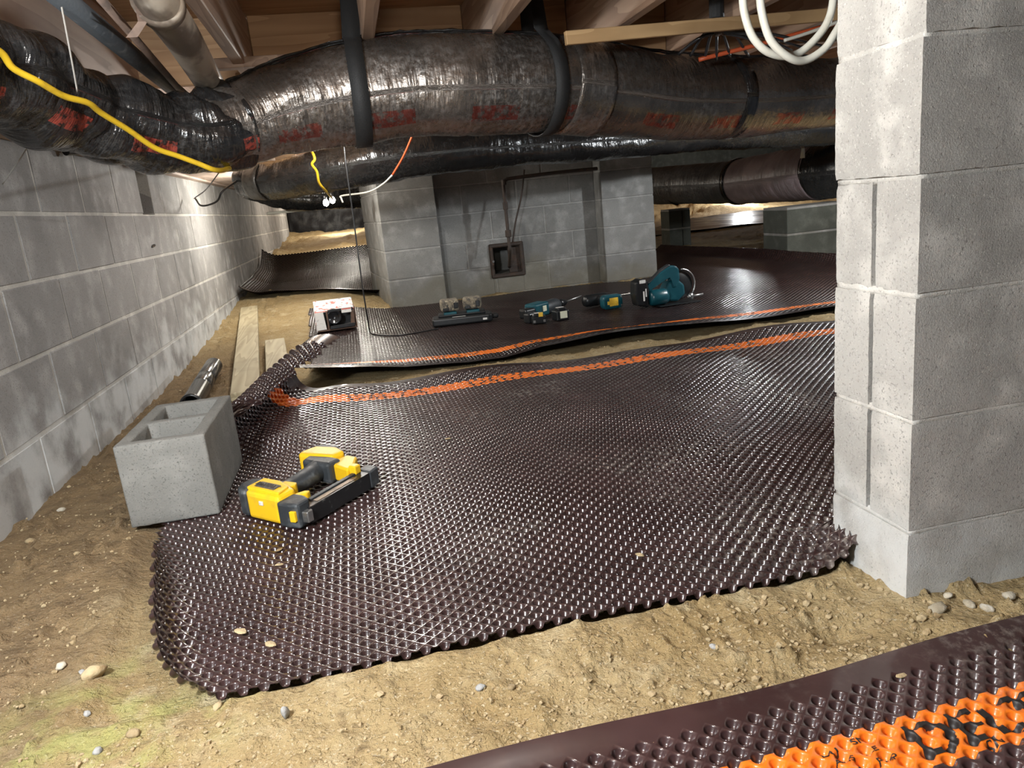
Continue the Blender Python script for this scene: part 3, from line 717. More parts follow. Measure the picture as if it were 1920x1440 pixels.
o = tag(empty('wood_batten', tuple(bt[0])), 'long thin wooden batten nailed under the joists at upper right', 'batten')
bm = bmesh.new(); L = float(np.linalg.norm(bt[1]-bt[0])); bm_box(bm, (0, 0, L/2), (.02, .042, L), .002, axis_M((0, 0, 0), tuple(bt[1]-bt[0]))); link('strip', bm_me(bm, 'strip'), M_BATTEN, o)
o = tag(empty('wire_bundle', tuple(A(1345, 60, 2.7))), 'bundle of black wires tied to a joist and splaying over the large duct', 'wires')
pts = []
for k in range(11):
    ex = 1268+k*27+random.uniform(-8, 8); ey = 112-abs(k-3)*3.5
    p = [A(1342, -30, 2.66), A(1342, 30, 2.66), A(1345, 58, 2.66), A((1345+ex)/2, 62+random.uniform(0, 14), 2.68), A(ex, ey, 2.75)]
    tube('wire', local([tuple(q) for q in p], o), .0055, M_PIPEB, o, 6, 24)
bm = bmesh.new(); bm_rod(bm, A(1342, -40, 2.66)-np.array(o.location), A(1344, 34, 2.66)-np.array(o.location), .026, 12); link('sheath', bm_me(bm, 'sheath'), M_STRAP, o)
bm = bmesh.new(); bm_rod(bm, A(1341, 40, 2.64)-np.array(o.location), A(1350, 66, 2.64)-np.array(o.location), .016, 10); link('tie', bm_me(bm, 'tie'), M_IRON, o)
# red and white wire, loose ends
o = tag(empty('loose_wire', tuple(A(745, 320, 4.5))), 'loose wire, red above and white below, hanging in front of the left pier', 'wire')
tube('red_length', local([tuple(A(776, 248, 4.2)), tuple(A(757, 292, 4.4)), tuple(A(736, 328, 4.5))], o), .006, M_REDC, o, 8)
tube('white_length', local([tuple(A(736, 328, 4.5)), tuple(A(718, 345, 4.6)), tuple(A(690, 360, 4.7)), tuple(A(642, 367, 4.8)), tuple(A(640, 372, 4.8)), tuple(A(643, 380, 4.8))], o), .0055, M_WHITEC, o, 8)
pipe_thing('black_wire_end', 'short bent black wire end sticking out near the left wall under the duct', [A(450, 335, 5.22), A(418, 358, 5.1), A(408, 376, 5.1), A(392, 384, 5.12), A(376, 385, 5.15), A(366, 372, 5.25)], .006, M_BLACK, 'wire', 6)
for i, (a, b_, lab) in enumerate((((112, -5, 1.8), (145, 172, 1.98), 'frayed grey string hanging from the beam over the yellow cord'),
                       ((105, 175, 2.1), (5, 345, 2.5), 'long pale cobweb strand slanting down over the left wall'),
                       ((98, 172, 2.1), (0, 240, 2.2), 'upper cobweb strand at the left wall top'),
                       ((412, 322, 2.7), (364, 372, 3.2), 'short pale string slanting under the duct near the left wall'))):
    mid = (A(*a)+A(*b_))/2+np.array([0, 0, -.01]); pipe_thing('cobweb_strand' if i in (1, 2) else 'string', lab, [A(*a), mid, A(*b_)], .0016 if i in (1, 2) else .0021, M_WEB, 'strand', 5)

o = tag(empty('pipe_stub', tuple(A(123, 283, 3.16))), 'short dark pipe stub with a pale end lying on top of the left wall', 'pipe')
bm = bmesh.new(); d = A(147, 282, 3.22)-A(123, 283, 3.16); bm_rod(bm, (0, 0, 0), tuple(d), .017, 14); link('barrel', bm_me(bm, 'barrel'), M_BLACK, o)
bm = bmesh.new(); bm_rod(bm, tuple(d*.93), tuple(d*1.06), .014, 14); tag(link('end', bm_me(bm, 'end'), M_TIE, o), 'pale end')

# ------------------------------------------------------------------ dimpled drainage mats
QD = .0166; FL = .035
def cup_h(u, v, u0, fl=FL, q=QD):
    """depth profile of the dimples at sheet coordinates"""
    u = np.asarray(u, float); v = np.asarray(v, float); best = np.full(np.broadcast(u, v).shape, 9.0)
    j0 = np.round((v-fl)/q)-1
    for dj in (-1, 0, 1):
        j = j0+dj; off = np.where(np.mod(j, 2) == 1, q, 0)
        ui = u0+off+2*q*np.round((u-u0-off)/(2*q)); vj = fl+q*(j+1)
        best = np.minimum(best, np.where(j >= 0, np.hypot(u-ui, v-vj), 9.0))
    return np.interp(best, [0, .0037, .0065, .0088, .0100], [-.0109, -.0104, -.0080, -.0017, 0])
def dimple_cells(u0, u1, vmax, keep, n, fl=FL, q=QD, rows=None):
    """vertices (u, v, h) and faces of diamond cells, one cup per cell"""
    q2 = q
    bnd = []
    per = n//4
    corners = [(q2, 0), (0, q2), (-q2, 0), (0, -q2)]
    for c in range(4):
        a, b_ = corners[c], corners[(c+1) % 4]
        for k in range(per): bnd.append((a[0]+(b_[0]-a[0])*k/per, a[1]+(b_[1]-a[1])*k/per, 0))
    if n >= 16: rads = [(.0100, 0), (.0088, -.0017), (.0065, -.0080), (.0037, -.0104)]; ctr = -.0109
    else: rads = [(.0100, 0), (.0067, -.0084)]; ctr = -.0106
    T = list(bnd)
    for r, h in rads:
        for k in range(n): T.append((r*math.cos(2*PI*k/n), r*math.sin(2*PI*k/n), h))
    T.append((0, 0, ctr)); T = np.array(T); nr = len(rads)
    quads = np.array([(r*n+k, r*n+(k+1) % n, (r+1)*n+(k+1) % n, (r+1)*n+k) for r in range(nr) for k in range(n)])
    tris = np.array([(nr*n+k, nr*n+(k+1) % n, (nr+1)*n) for k in range(n)])
    nrow = int((vmax-fl)/q); cs = []
    for j in range(-1, nrow):
        if rows and not (rows[0] <= j < rows[1]): continue
        off = q if j % 2 else 0; us = np.arange(u0+off, u1+1e-6, 2*q); cs.append(np.stack([us, np.full(len(us), fl+q*(j+1)), np.full(len(us), j)], 1))
    C = np.concatenate(cs); C = C[keep(C[:, 0], C[:, 1])]
    V = T[None]+np.concatenate([C[:, :2], np.zeros((len(C), 1))], 1)[:, None, :]
    V[C[:, 2] == -1, :, 2] = 0
    base = (np.arange(len(C))*len(T))[:, None, None]
    Q = quads[None]+base; Tr = tris[None]+base
    vend = fl+q*nrow
    def clip(Fi, tm):
        cen = tm.mean(1); cv = C[:, 1][:, None]+cen[None, :, 1]
        return Fi[(cv >= fl) & (cv <= vend)]
    return V.reshape(-1, 3), clip(Q, T[quads]), clip(Tr, T[tris])
def weld(V, groups):
    k = np.round(V/2e-5).astype(np.int64)
    key = ((k[:, 0]+200000)*4000003+(k[:, 1]+200000))*2003+(k[:, 2]+1000)
    _, first, inv = np.unique(key, return_index=True, return_inverse=True)
    inv = inv.ravel(); used = np.zeros(len(first), bool); gs = [inv[g] for g in groups]
    for g in gs: used[g.ravel()] = True
    remap = np.cumsum(used)-1
    return V[first][used], [remap[g] for g in gs]
def build_mat(name, u0, u1, vmax, keep, warp, mat, n=16, split=None, flip=False, plain=False):
    parts = []
    nr = int((vmax-FL)/QD)
    if split: parts = [dimple_cells(u0, u1, vmax, keep, 16, rows=split[0]), dimple_cells(u0, u1, vmax, keep, 8, rows=split[1])]
    else: parts = [dimple_cells(u0, u1, vmax, keep, n)]
    us = np.arange(u0, u1+1e-6, QD); vs = np.linspace(0, FL, 4)
    Vf = np.array([(u, v, 0) for v in vs for u in us]); k = len(us)
    Ff = np.array([(j*k+i, j*k+i+1, (j+1)*k+i+1, (j+1)*k+i) for j in range(3) for i in range(k-1)])
    cen = Vf[Ff].mean(1); Ff = Ff[keep(cen[:, 0], cen[:, 1])]
    Vs = [Vf]; Qs = [Ff]; Ts = []; off = len(Vf)
    for (V, Q, Tr) in parts:
        Vs.append(V); Qs.append(Q+off); Ts.append(Tr+off); off += len(V)
    V, (Q, Tr) = weld(np.concatenate(Vs), [np.concatenate(Qs), np.concatenate(Ts)])
    P = sheet_pos(warp, V[:, 0], V[:, 1], V[:, 2]*(1-((V[:, 0] < -.34) & (V[:, 1] < .085)) if plain else 1))
    if flip: Q = Q[:, ::-1]; Tr = Tr[:, ::-1]
    me = D.meshes.new(name); raw_mesh(me, P, [Q, Tr])
    Au = me.attributes.new('mat_uv', 'FLOAT_VECTOR', 'POINT')
    if len(me.vertices) == len(V): Au.data.foreach_set('vector', np.stack([V[:, 0], V[:, 1], 0*V[:, 0]], 1).astype('f').ravel())
    return link(name, me, mat, smoothed=True)
def sheet_pos(warp, u, v, h):
    e = 1e-3; p = warp(u, v); du = warp(u+e, v)-p; dv = warp(u, v+e)-p
    nn = np.cross(du, dv); nn /= np.maximum(np.linalg.norm(nn, axis=1), 1e-12)[:, None]
    if np.median(nn[:, 2]) < 0: nn = -nn
    return p+nn*np.asarray(h)[:, None]
def lettering(parent, warp, u0, texts, step, lift=.0009):
    """flat black print that follows the dimples: small quads wherever a letter covers the sheet"""
    from mathutils.bvhtree import BVHTree
    for (s, ua, va, hgt, sx) in texts:      # ua = left end, va = baseline (v grows towards the viewer)
        P = []; Fq = []
        cu = D.curves.new('t', 'FONT'); cu.body = s; cu.size = hgt/.7; cu.offset = .016*hgt/.7; ob = D.objects.new('t', cu); COL.objects.link(ob)
        dg = bpy.context.evaluated_depsgraph_get(); me = ob.evaluated_get(dg).to_mesh()
        bv = BVHTree.FromPolygons([tuple(q.co) for q in me.vertices], [tuple(p.vertices) for p in me.polygons])
        xs = [q.co.x for q in me.vertices]; ys = [q.co.y for q in me.vertices]
        for j in range(int(min(ys)/step)-1, int(max(ys)/step)+1):
            for i in range(int(min(xs)*sx/step)-1, int(max(xs)*sx/step)+1):
                x, y = (i+.5)*step, (j+.5)*step
                if bv.ray_cast(Vector((x/sx, y, 1)), Vector((0, 0, -1)))[0] is not None:
                    b0 = len(P); P += [(ua+i*step, va-j*step), (ua+(i+1)*step, va-j*step), (ua+(i+1)*step, va-(j+1)*step), (ua+i*step, va-(j+1)*step)]; Fq.append((b0, b0+1, b0+2, b0+3))
        D.objects.remove(ob); D.curves.remove(cu)
        P = np.array(P); h = cup_h(P[:, 0], P[:, 1], u0)+lift
        V = sheet_pos(warp, P[:, 0], P[:, 1], h)
        k, idx, inv = np.unique(np.round(P/(step*.2)).astype(np.int64), axis=0, return_index=True, return_inverse=True); inv = inv.ravel()
        me = D.meshes.new('lettering'); raw_mesh(me, V[idx], [inv[np.array(Fq)]])
        tag(link('lettering', me, M_INK, parent, True), 'black printed lettering')
def wavy(x, y, a, sc, sd): return a*fbm(x.reshape(1, -1), y.reshape(1, -1), sc, sd, 2).ravel()
ZB = .0122
# --- main mat
YB = 3.20
def left1(y): return np.interp(y, [1.12, 1.13, 1.15, 1.17, 1.20, 1.25, 1.30, 1.4, 1.5, 1.6, 1.7, 1.8, 1.9, 2.4, 2.5, 2.7, 2.9, 3.2], [-.27, -.296, -.34, -.38, -.418, -.454, -.476, -.50, -.52, -.536, -.55, -.564, -.583, -.60, -.74, -.72, -.71, -.68])
def warp1(u, v):
    y = YB-v; x = u.copy(); z = gz(u, y)*0+ZB+wavy(u, y, .012, 1.6, 11)*smooth(1.2, 1.5, y)*smooth(-.5, -.2, u)+.004*np.sin(u*9+y*3)*smooth(1.4, 1.8, y)*smooth(-.5, -.2, u)
    z = z+smooth(3.02, 3.2, y)*.012*(1+np.sin(u*4.2))
    # front left edge curls up
    c = 1-smooth(1.90, 1.99, y); ub = np.interp(y, [1.1, 1.15, 1.2, 1.3, 1.4, 1.5, 1.6, 1.7, 1.8, 1.9, 2.0], [-.27, -.305, -.335, -.364, -.388, -.411, -.436, -.468, -.514, -.562, -.60]); r = .075; s = np.maximum(ub-u, 0); th = s/r
    x = x+c*(np.where(s > 0, ub-r*np.sin(th), u)-u); z = z+c*np.where(s > 0, r*(1-np.cos(th)), 0)
    # front edge lifts a little
    z = z+.012*(1-smooth(1.12, 1.26, y))*(.6+.4*np.sin(u*7))
    # rear left part rolls up and over behind the loose block
    c = smooth(2.40, 2.60, y); ub = np.interp(y, [2.4, 2.5, 2.7, 2.9, 3.05, 3.2], [-.455, -.45, -.40, -.335, -.265, -.19]); r = np.interp(y, [2.4, 2.7, 2.9, 3.2], [.075, .085, .10, .128])
    s = np.maximum(ub-u, 0); th = s/r
    x = x+c*(np.where(s > 0, ub-r*np.sin(th), u)-u); z = z+c*np.where(s > 0, r*(1-np.cos(th)), 0)
    # broad rise leading into the roll
    z = z+c*.028*np.exp(-((u-ub-.02)/.16)**2)*np.where(s > 0, np.exp(-(s/.16)**2), 1)
    # corner bends up against the pillar
    c = 1-smooth(1.20, 1.32, y); ub = .745; r = .12; s = np.maximum(u-ub, 0); th = np.minimum(s/r, .85); ex = s-th*r
    x = x+c*np.where(s > 0, ub+r*np.sin(th)+ex*np.cos(th)-u, 0); z = z+c*np.where(s > 0, r*(1-np.cos(th))+ex*np.sin(th), 0)
    return np.stack([x, y, z], 1)
U01 = -.76
def keep1(u, v):
    y = YB-v
    return (u > left1(y)) & ((y > 1.27) | (u < .862)) & (u < np.maximum(.862, .75*y+.1))
m1 = build_mat('drainage_mat', U01, 2.6, YB-1.135, keep1, warp1, M_MAT, n=16, flip=True, plain=True)
tag(m1, 'large brown dimpled drainage mat in the middle, left end rolled up behind the loose block', 'mat')
tx = [('DELTA', x, .212, .062, 1.25) for x in (-.12, .38, .88, 1.38, 1.88)]
lettering(m1, warp1, U01, tx, .0035)
# --- second mat, in front of the foundation
YF = 3.42
def right2(y): return np.interp(y, [3.4, 5.4, 8.1], [3.98, 3.72, 3.41])
def warp2(u, v):
    y = YF+v; z = gz(u, np.minimum(y, 7))+ZB+wavy(u, y, .016, 1.3, 21)
    lift = np.interp(u, [-.45, -.3, 0, .15, .45, .62, .8, 1.1, 1.37, 1.7, 2.0, 2.4, 3], [.115, .10, .06, .035, .012, .018, .05, .055, .05, .045, .03, .02, .02])
    z = z+lift*(1-smooth(.02, .55, v))+.012*np.sin(u*5.5+.6)*np.exp(-(v/.25)**2)*smooth(.2, .8, u)
    s = np.maximum(u-right2(y)+.18, 0); z = z+np.minimum(s*s*2.5, .07)
    yy = y-.03*(1-np.cos(np.minimum(lift*8, 1)))
    return np.stack([u, yy, z], 1)
U02 = -.45
def keep2(u, v):
    y = YF+v; l = np.interp(y, [3.4, 4.0, 5.0, 5.95], [-.33, -.31, -.36, -.40])
    back = np.where(u < .19, 5.80, np.where(u < 2.45, 5.875, 8.1))
    return (u > l) & (y < back) & (u < right2(y)) & (u < .74*y+.12) & ~((u > .15) & (u < .23) & (y > 5.84))
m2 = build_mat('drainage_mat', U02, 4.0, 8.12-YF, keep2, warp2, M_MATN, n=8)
tag(m2, 'brown dimpled drainage mat carrying the power tools in front of the block foundation', 'mat')
def lw2(u, v): return warp2(u, v)
lettering(m2, warp2, U02, [('DELTA', x, .212, .062, 1.25) for x in (.2, .7, 1.2, 1.7, 2.2)], .0035)
# --- near mat at the lower right
Y3 = .874
def warp3(u, v):
    y = Y3-v-.012*np.sin(u*3.1+1.0); z = ZB+.004+wavy(u, y, .006, 2, 31)+.010*np.exp(-(v/.03)**2)*(.5+.5*np.sin(u*9))
    return np.stack([u, y, z], 1)
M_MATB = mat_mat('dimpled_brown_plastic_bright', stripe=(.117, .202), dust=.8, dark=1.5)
U03 = -.22
m3 = build_mat('drainage_mat', U03, 1.25, .40, lambda u, v: u > -.3, warp3, M_MATB, n=16, flip=True)
tag(m3, 'brown dimpled drainage mat edge with bright orange stripe in the near lower right corner', 'mat')
lettering(m3, warp3, U03, [('DELTA', .605, .188, .054, 1.15), ('DELTA', 1.02, .188, .054, 1.15)], .0009)
lettering(m3, warp3, U03, [('DU', .485, .146, .010, 1.3), ('SN', .535, .140, .010, 1.3), ('ANS', .495, .162, .008, 1.3), ('LE', .545, .158, .008, 1.3), ('DRA', .49, .183, .009, 1.3), ('PXP', .545, .178, .009, 1.3), ('tion', .40, .172, .022, 1.2), ('SN', .69, .2005, .010, 1.3), ('D3', .745, .2005, .010, 1.3), ('M', .80, .2005, .010, 1.3)], .0007)
# --- far left mat
def warp4(u, v):
    y = 6.55+v; z = gz(u, y)+ZB+.02+wavy(u, y, .03, 1.2, 41)+.05*np.exp(-(v/.12)**2)*(.6+.4*np.sin(u*6))
    s = np.maximum(-.80-u, 0); z = z+np.minimum(s*s*2.5, .10)+np.maximum(v-1.6, 0)**2*.5
    return np.stack([u, y, z], 1)
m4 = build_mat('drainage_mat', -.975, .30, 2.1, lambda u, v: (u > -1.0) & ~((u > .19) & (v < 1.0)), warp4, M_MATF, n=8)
tag(m4, 'dark dimpled mat lying across the passage at the far left beyond the printed carton', 'mat')
# --- far right mat
me = sheet('drainage_mat', lambda s, t: ((lambda x, y: (x, y, float(gz(x, y))+.03+.02*N3(x*2, y*2, 3)))(3.6+t*3.0+s*5.2, 10.6+t*3.4)), 90, 60, M_MATF)
Au = me.attributes.new('mat_uv', 'FLOAT_VECTOR', 'POINT'); Au.data.foreach_set('vector', np.array([tuple(v.co) for v in me.vertices], 'f').ravel())
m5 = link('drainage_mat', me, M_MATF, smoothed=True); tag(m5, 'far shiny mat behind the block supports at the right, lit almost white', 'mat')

# ------------------------------------------------------------------ loose block
lb = tag(empty('concrete_block', (-.555, 2.19, .014)), 'loose grey concrete block with two open cells standing beside the yellow nail gun', 'block')
bm = bmesh.new(); hx, hy, H = .110, .222, .222; w = .034
X = [-hx, -hx+w, hx-w, hx]; Yl = [-hy, -hy+w, -w*.5, w*.5, hy-w, hy]
for zt in (0, H):
    g = [[bm.verts.new((x, y, zt)) for x in X] for y in Yl]
    for j in range(5):
        for i in range(3):
            if i == 1 and j in (1, 3): continue
            bm.faces.new((g[j][i], g[j][i+1], g[j+1][i+1], g[j+1][i]))
    if zt == 0: g0 = g
def wl(a, b_, c, d): bm.faces.new((a, b_, c, d))
for j in range(5): wl(g0[j][0], g0[j+1][0], g[j+1][0], g[j][0]); wl(g0[j][3], g0[j+1][3], g[j+1][3], g[j][3])
for i in range(3): wl(g0[0][i], g0[0][i+1], g[0][i+1], g[0][i]); wl(g0[5][i], g0[5][i+1], g[5][i+1], g[5][i])
for j in (1, 3):
    wl(g0[j][1], g0[j][2], g[j][2], g[j][1]); wl(g0[j+1][1], g0[j+1][2], g[j+1][2], g[j+1][1])
    wl(g0[j][1], g0[j+1][1], g[j+1][1], g[j][1]); wl(g0[j][2], g0[j+1][2], g[j+1][2], g[j][2])
bmesh.ops.recalc_face_normals(bm, faces=bm.faces)
sharp = [e for e in bm.edges if len(e.link_faces) == 2 and e.calc_face_angle(0) > .5]
bmesh.ops.bevel(bm, geom=sharp, offset=.005, segments=2, affect='EDGES', profile=.5)
for _ in range(3): bmesh.ops.subdivide_edges(bm, edges=[e for e in bm.edges if e.calc_length() > .018], cuts=1, use_grid_fill=True)
bm.normal_update()
for v in bm.verts:
    c = v.co; v.co = c+v.normal*(.0018*N3(c.x*70, c.y*70, c.z*70)+.0012*N3(c.x*170, c.y*170, c.z*170))
link('hollow_block', bm_me(bm, 'hollow_block'), M_LOOSE, lb, True)

# ------------------------------------------------------------------ boards and short pipe on the dirt
def board(label, p, q, w, t):
    p = Vector(p); q = Vector(q); L = (q-p).length; o = tag(empty('wood_board', tuple(p)), label, 'board')
    d = (q-p).normalized(); M = Matrix((( d.y, d.x, 0, 0), (-d.x, d.y, 0, 0), (0, 0, 1, 0), (0, 0, 0, 1)))
    tilt = Matrix.Rotation(math.asin(d.z), 4, 'X')
    bm = bmesh.new(); bm_box(bm, (0, L/2, t/2), (w, L, t), .003, M @ tilt); link('plank', bm_me(bm, 'plank'), M_BOARD, o)
fz = lambda x, y: floor_z(x, y)
board('long pale wooden board lying on the dirt beside the left wall', (-.565, 3.40, fz(-.565, 3.4)+.004), (-.87, 6.15, fz(-.87, 6.15)+.008), .125, .036)
board('shorter pale wooden board half hidden behind the rolled mat end', (-.43, 3.55, fz(-.43, 3.55)+.006), (-.555, 4.72, fz(-.555, 4.72)+.008), .115, .034)
p, q = gd(357, 757, .045), gd(402, 692, .045)
p.z = fz(p.x, p.y)+.046; q.z = fz(q.x, q.y)+.046
o = tag(empty('plastic_pipe', tuple(p)), 'short shiny black plastic pipe lying on the dirt behind the loose block', 'pipe')
L = (q-p).length; M = axis_M((0, 0, 0), tuple(q-p)); bm = bmesh.new()
prof = [(.037, .002), (.037, L-.002), (.0415, L), (.043, L-.004), (.043, L*.62), (.0418, L*.615), (.0418, L*.60), (.043, L*.595), (.043, L*.42), (.0418, L*.415), (.0418, L*.40), (.043, L*.395), (.043, .03), (.046, .028), (.046, 0), (.040, 0), (.037, .002)]
rings = [[bm.verts.new(M @ Vector((r*math.cos(2*PI*k/28), r*math.sin(2*PI*k/28), z))) for k in range(28)] for r, z in prof[:-1]]
for a, b_ in zip(rings, rings[1:]+rings[:1]):
    for k in range(28): bm.faces.new((a[k], a[(k+1) % 28], b_[(k+1) % 28], b_[k]))
link('barrel', bm_me(bm, 'barrel'), M_PIPEB, o, True)

# ------------------------------------------------------------------ nail gun
GN = Vector((-.213, 1.786, 0)); ga = Vector((-.665, .747, 0)); gm = Vector((.616, .788, 0))
GZ = .0152
ng = tag(empty('nail_gun', (GN.x, GN.y, GZ)), 'yellow and black cordless nail gun lying on its side on the large mat', 'nail gun')
def GP(a, m): return ((ga*a+gm*m).x, (ga*a+gm*m).y)
def gprism(name, pts, z0, z1, mat, bev=.004, lab=None, parent=None, seg=2):
    bm = bmesh.new(); bm_prism(bm, [GP(*p) for p in pts], z0, z1, bev, None, seg)
    o = link(name, bm_me(bm, name), mat, parent or ng, False); 
    if lab: tag(o, lab)
    return o
body = gprism('housing', [(.055, -.040), (.195, -.046), (.205, -.02), (.205, .042), (.17, .052), (.10, .046), (.055, .030)], .004, .094, M_YEL, .014, 'yellow housing', seg=3)
gprism('top_cover', [(.065, -.026), (.20, -.032), (.20, .036), (.13, .040), (.075, .022)], .090, .101, M_YEL, .004, None, body)
gprism('rear_cap', [(.196, -.048), (.240, -.040), (.256, -.018), (.256, .020), (.240, .040), (.196, .045)], .002, .096, M_GUNK, .016, 'grey rubber rear cap', seg=3)
gprism('nose', [(-.012, -.030), (.02, -.040), (.062, -.043), (.068, -.015), (.060, .024), (.02, .028), (-.012, .018)], .004, .080, M_GUNK, .008, 'grey nose cover')
gprism('nose_tip', [(-.030, -.012), (-.008, -.018), (-.008, .014), (-.030, .008)], .018, .052, M_STEEL, .003)
gprism('nose_clip', [(-.006, -.040), (.012, -.044), (.012, -.034), (-.006, -.030)], .028, .060, M_YEL, .002, 'small yellow clip')
gprism('jaw', [(.048, .020), (.066, .030), (.052, .060), (.036, .066), (.032, .050)], .040, .074, M_YEL, .004, 'yellow hook')
gprism('trigger_guard', [(.098, .040), (.152, .046), (.146, .072), (.124, .066), (.104, .078), (.094, .064)], .046, .084, M_YEL, .004, 'yellow trigger guard')
mg = gprism('magazine', [(-.020, .004), (.024, .010), (.022, .262), (.018, .300), (-.018, .302), (-.024, .262)], .004, .056, M_GUNM, .003, 'black nail magazine')
gprism('rail', [(.010, .040), (.024, .042), (.022, .258), (.008, .258)], .054, .061, M_GUNK, .001, None, mg)
gprism('nail_channel', [(-.012, .045), (.006, .046), (.004, .215), (-.014, .215)], .0545, .0575, M_BRASSN, .0006, 'brown strip of collated nails', mg)
gprism('end_cap', [(-.028, .262), (.028, .262), (.024, .306), (-.022, .308)], .002, .060, M_GUNK, .005, None, mg)
bm = bmesh.new()
pth = [GP(.150, .040)+(.052,), GP(.150, .085)+(.052,), GP(.152, .13)+(.052,), GP(.160, .18)+(.050,), GP(.170, .225)+(.050,)]
me = tube_me('grip', spline(pth, 24), np.interp(np.linspace(0, 1, 25), [0, .25, .6, .75, .78, .82, 1], [.034, .029, .031, .033, .0315, .033, .037]), 18)
bm.free(); tag(link('grip', me, M_GUNK, ng), 'dark ribbed rubber grip')
gprism('grip_foot', [(.105, .215), (.22, .205), (.232, .25), (.215, .275), (.100, .268)], .014, .086, M_GUNK, .010, 'dark foot of the grip')
bt = gprism('battery', [(.135, .262), (.268, .232), (.276, .26), (.262, .315), (.18, .335), (.125, .315)], .012, .092, M_YEL, .012, 'yellow battery holder', seg=3)
gprism('battery_back', [(.17, .318), (.262, .292), (.270, .312), (.250, .338), (.185, .352)], .010, .090, M_GUNK, .010, None, bt)
gprism('foot_bracket', [(.030, .222), (.105, .235), (.130, .265), (.120, .318), (.075, .318), (.035, .262)], .020, .076, M_YEL, .007, 'yellow bracket joining battery and magazine')
gprism('bracket_tab', [(.005, .232), (.035, .232), (.035, .258), (.005, .258)], .055, .084, M_YEL, .004)
gprism('label_plate', [(.094, -.018), (.178, -.020), (.180, .012), (.098, .014)], .1005, .1022, M_TAPE, .0004, 'grey name plate', body)
gprism('sticker', [(.118, -.0468), (.134, -.0475), (.134, -.0445), (.118, -.0438)], .060, .072, M_LABELW, .0003, 'small white sticker', body)
def flat_text(name, s, size, M, mat, parent, offset=0.0, ext=.0004):
    cu = D.curves.new('t', 'FONT'); cu.body = s; cu.size = size; cu.align_x = 'CENTER'; cu.align_y = 'CENTER'; cu.offset = offset; cu.extrude = ext
    ob = D.objects.new('t', cu); COL.objects.link(ob); dg = bpy.context.evaluated_depsgraph_get(); me = D.meshes.new_from_object(ob.evaluated_get(dg))
    D.objects.remove(ob); D.curves.remove(cu); me.transform(M); me.materials.clear(); me.name = name; return link(name, me, mat, parent)
xa = -ga; ya = gm
c = GP(.137, -.003)
Mt = Matrix(((xa.x, ya.x, 0, c[0]), (xa.y, ya.y, 0, c[1]), (0, 0, 1, .1026), (0, 0, 0, 1)))
flat_text('name_lettering', 'DeWALT', .024, Mt, M_INK, body, .0008)

ng.scale = (.93, .93, .84)
# ------------------------------------------------------------------ power tools on the second mat
def mz(u, y): return float(warp2(np.array([u]), np.array([y-YF]))[0, 2])
def on2(px, py, dz=0.0):
    p = gd(px, py, dz+.012)
    for _ in range(4): p = gd(px, py, dz+mz(p.x, p.y)-float(gz(p.x, p.y)))
    return p
def thing2(name, label, cat, px, py, rz, group=None, dz=0.0):
    p = on2(px, py); return tag(empty(name, (p.x, p.y, mz(p.x, p.y)+.003+dz), rz), label, cat, group)
def box_part(name, parent, c, s, mat, bev=.004, M=None, lab=None, seg=2):
    bm = bmesh.new(); bm_box(bm, c, s, bev, M, seg); o = link(name, bm_me(bm, name), mat, parent)
    if lab: tag(o, lab)
    return o
def prism_part(name, parent, poly, z0, z1, mat, bev=.004, M=None, lab=None, seg=2):
    bm = bmesh.new(); bm_prism(bm, poly, z0, z1, bev, M, seg); o = link(name, bm_me(bm, name), mat, parent)
    if lab: tag(o, lab)
    return o
def lathe_part(name, parent, prof, p, q, mat, n=18, lab=None):
    bm = bmesh.new(); L = (Vector(q)-Vector(p)).length; bm_lathe(bm, [(r, z*L) for r, z in prof], n, axis_M(p, q)); o = link(name, bm_me(bm, name), mat, parent, True)
    if lab: tag(o, lab)
    return o
XZ = Matrix(((1, 0, 0, 0), (0, 0, -1, 0), (0, 1, 0, 0), (0, 0, 0, 1)))      # prism outline in x-z, thickness along y
# charger with two batteries
ch = thing2('battery_charger', 'wide black twin battery charger with two dusty batteries seated in it', 'charger', 868, 606, -.12)
prism_part('base', ch, [(-.19, -.075), (.175, -.075), (.19, -.055), (.19, .07), (.16, .10), (-.16, .10), (-.19, .07)], 0, .050, M_TOOLK, .012, seg=3)
prism_part('deck', ch, [(-.15, -.03), (.15, -.03), (.15, .095), (-.15, .095)], .048, .066, M_TOOLK, .008)
box_part('front_label', ch, (-.02, -.055, .0505), (.085, .010, .001), M_LABELW, 0)
box_part('corner_label', ch, (.14, -.0755, .022), (.026, .001, .012), M_LABELW, 0)
box_part('cord_boss', ch, (.205, .02, .022), (.05, .05, .03), M_TOOLK, .01)
for sx in (-.072, .072):
    box_part('socket', ch, (sx, .028, .068), (.082, .11, .022), M_TEAL, .006)
for i, sx in enumerate((-.072, .072)):
    b0 = tag(empty('battery', tuple(ch.matrix_basis @ Vector((sx, .03, .082))), ch.rotation_euler.z+(.05, -.08)[i]), ('left dusty tan battery seated on the twin charger', 'right dusty tan battery seated on the twin charger')[i], 'battery')
    b0.scale = (1.25, 1.1, 1.25)
    prism_part('case', b0, [(-.045, -.05), (.045, -.05), (.048, .045), (.03, .055), (-.03, .055), (-.048, .045)], .0, .058, M_DUSTY, .012, seg=3)
    box_part('contact_side', b0, (.030, -.048, .028), (.022, .012, .03), M_TOOLK, .003)
    box_part('contact_side', b0, (-.022, -.050, .012), (.030, .008, .016), M_TOOLK, .003)
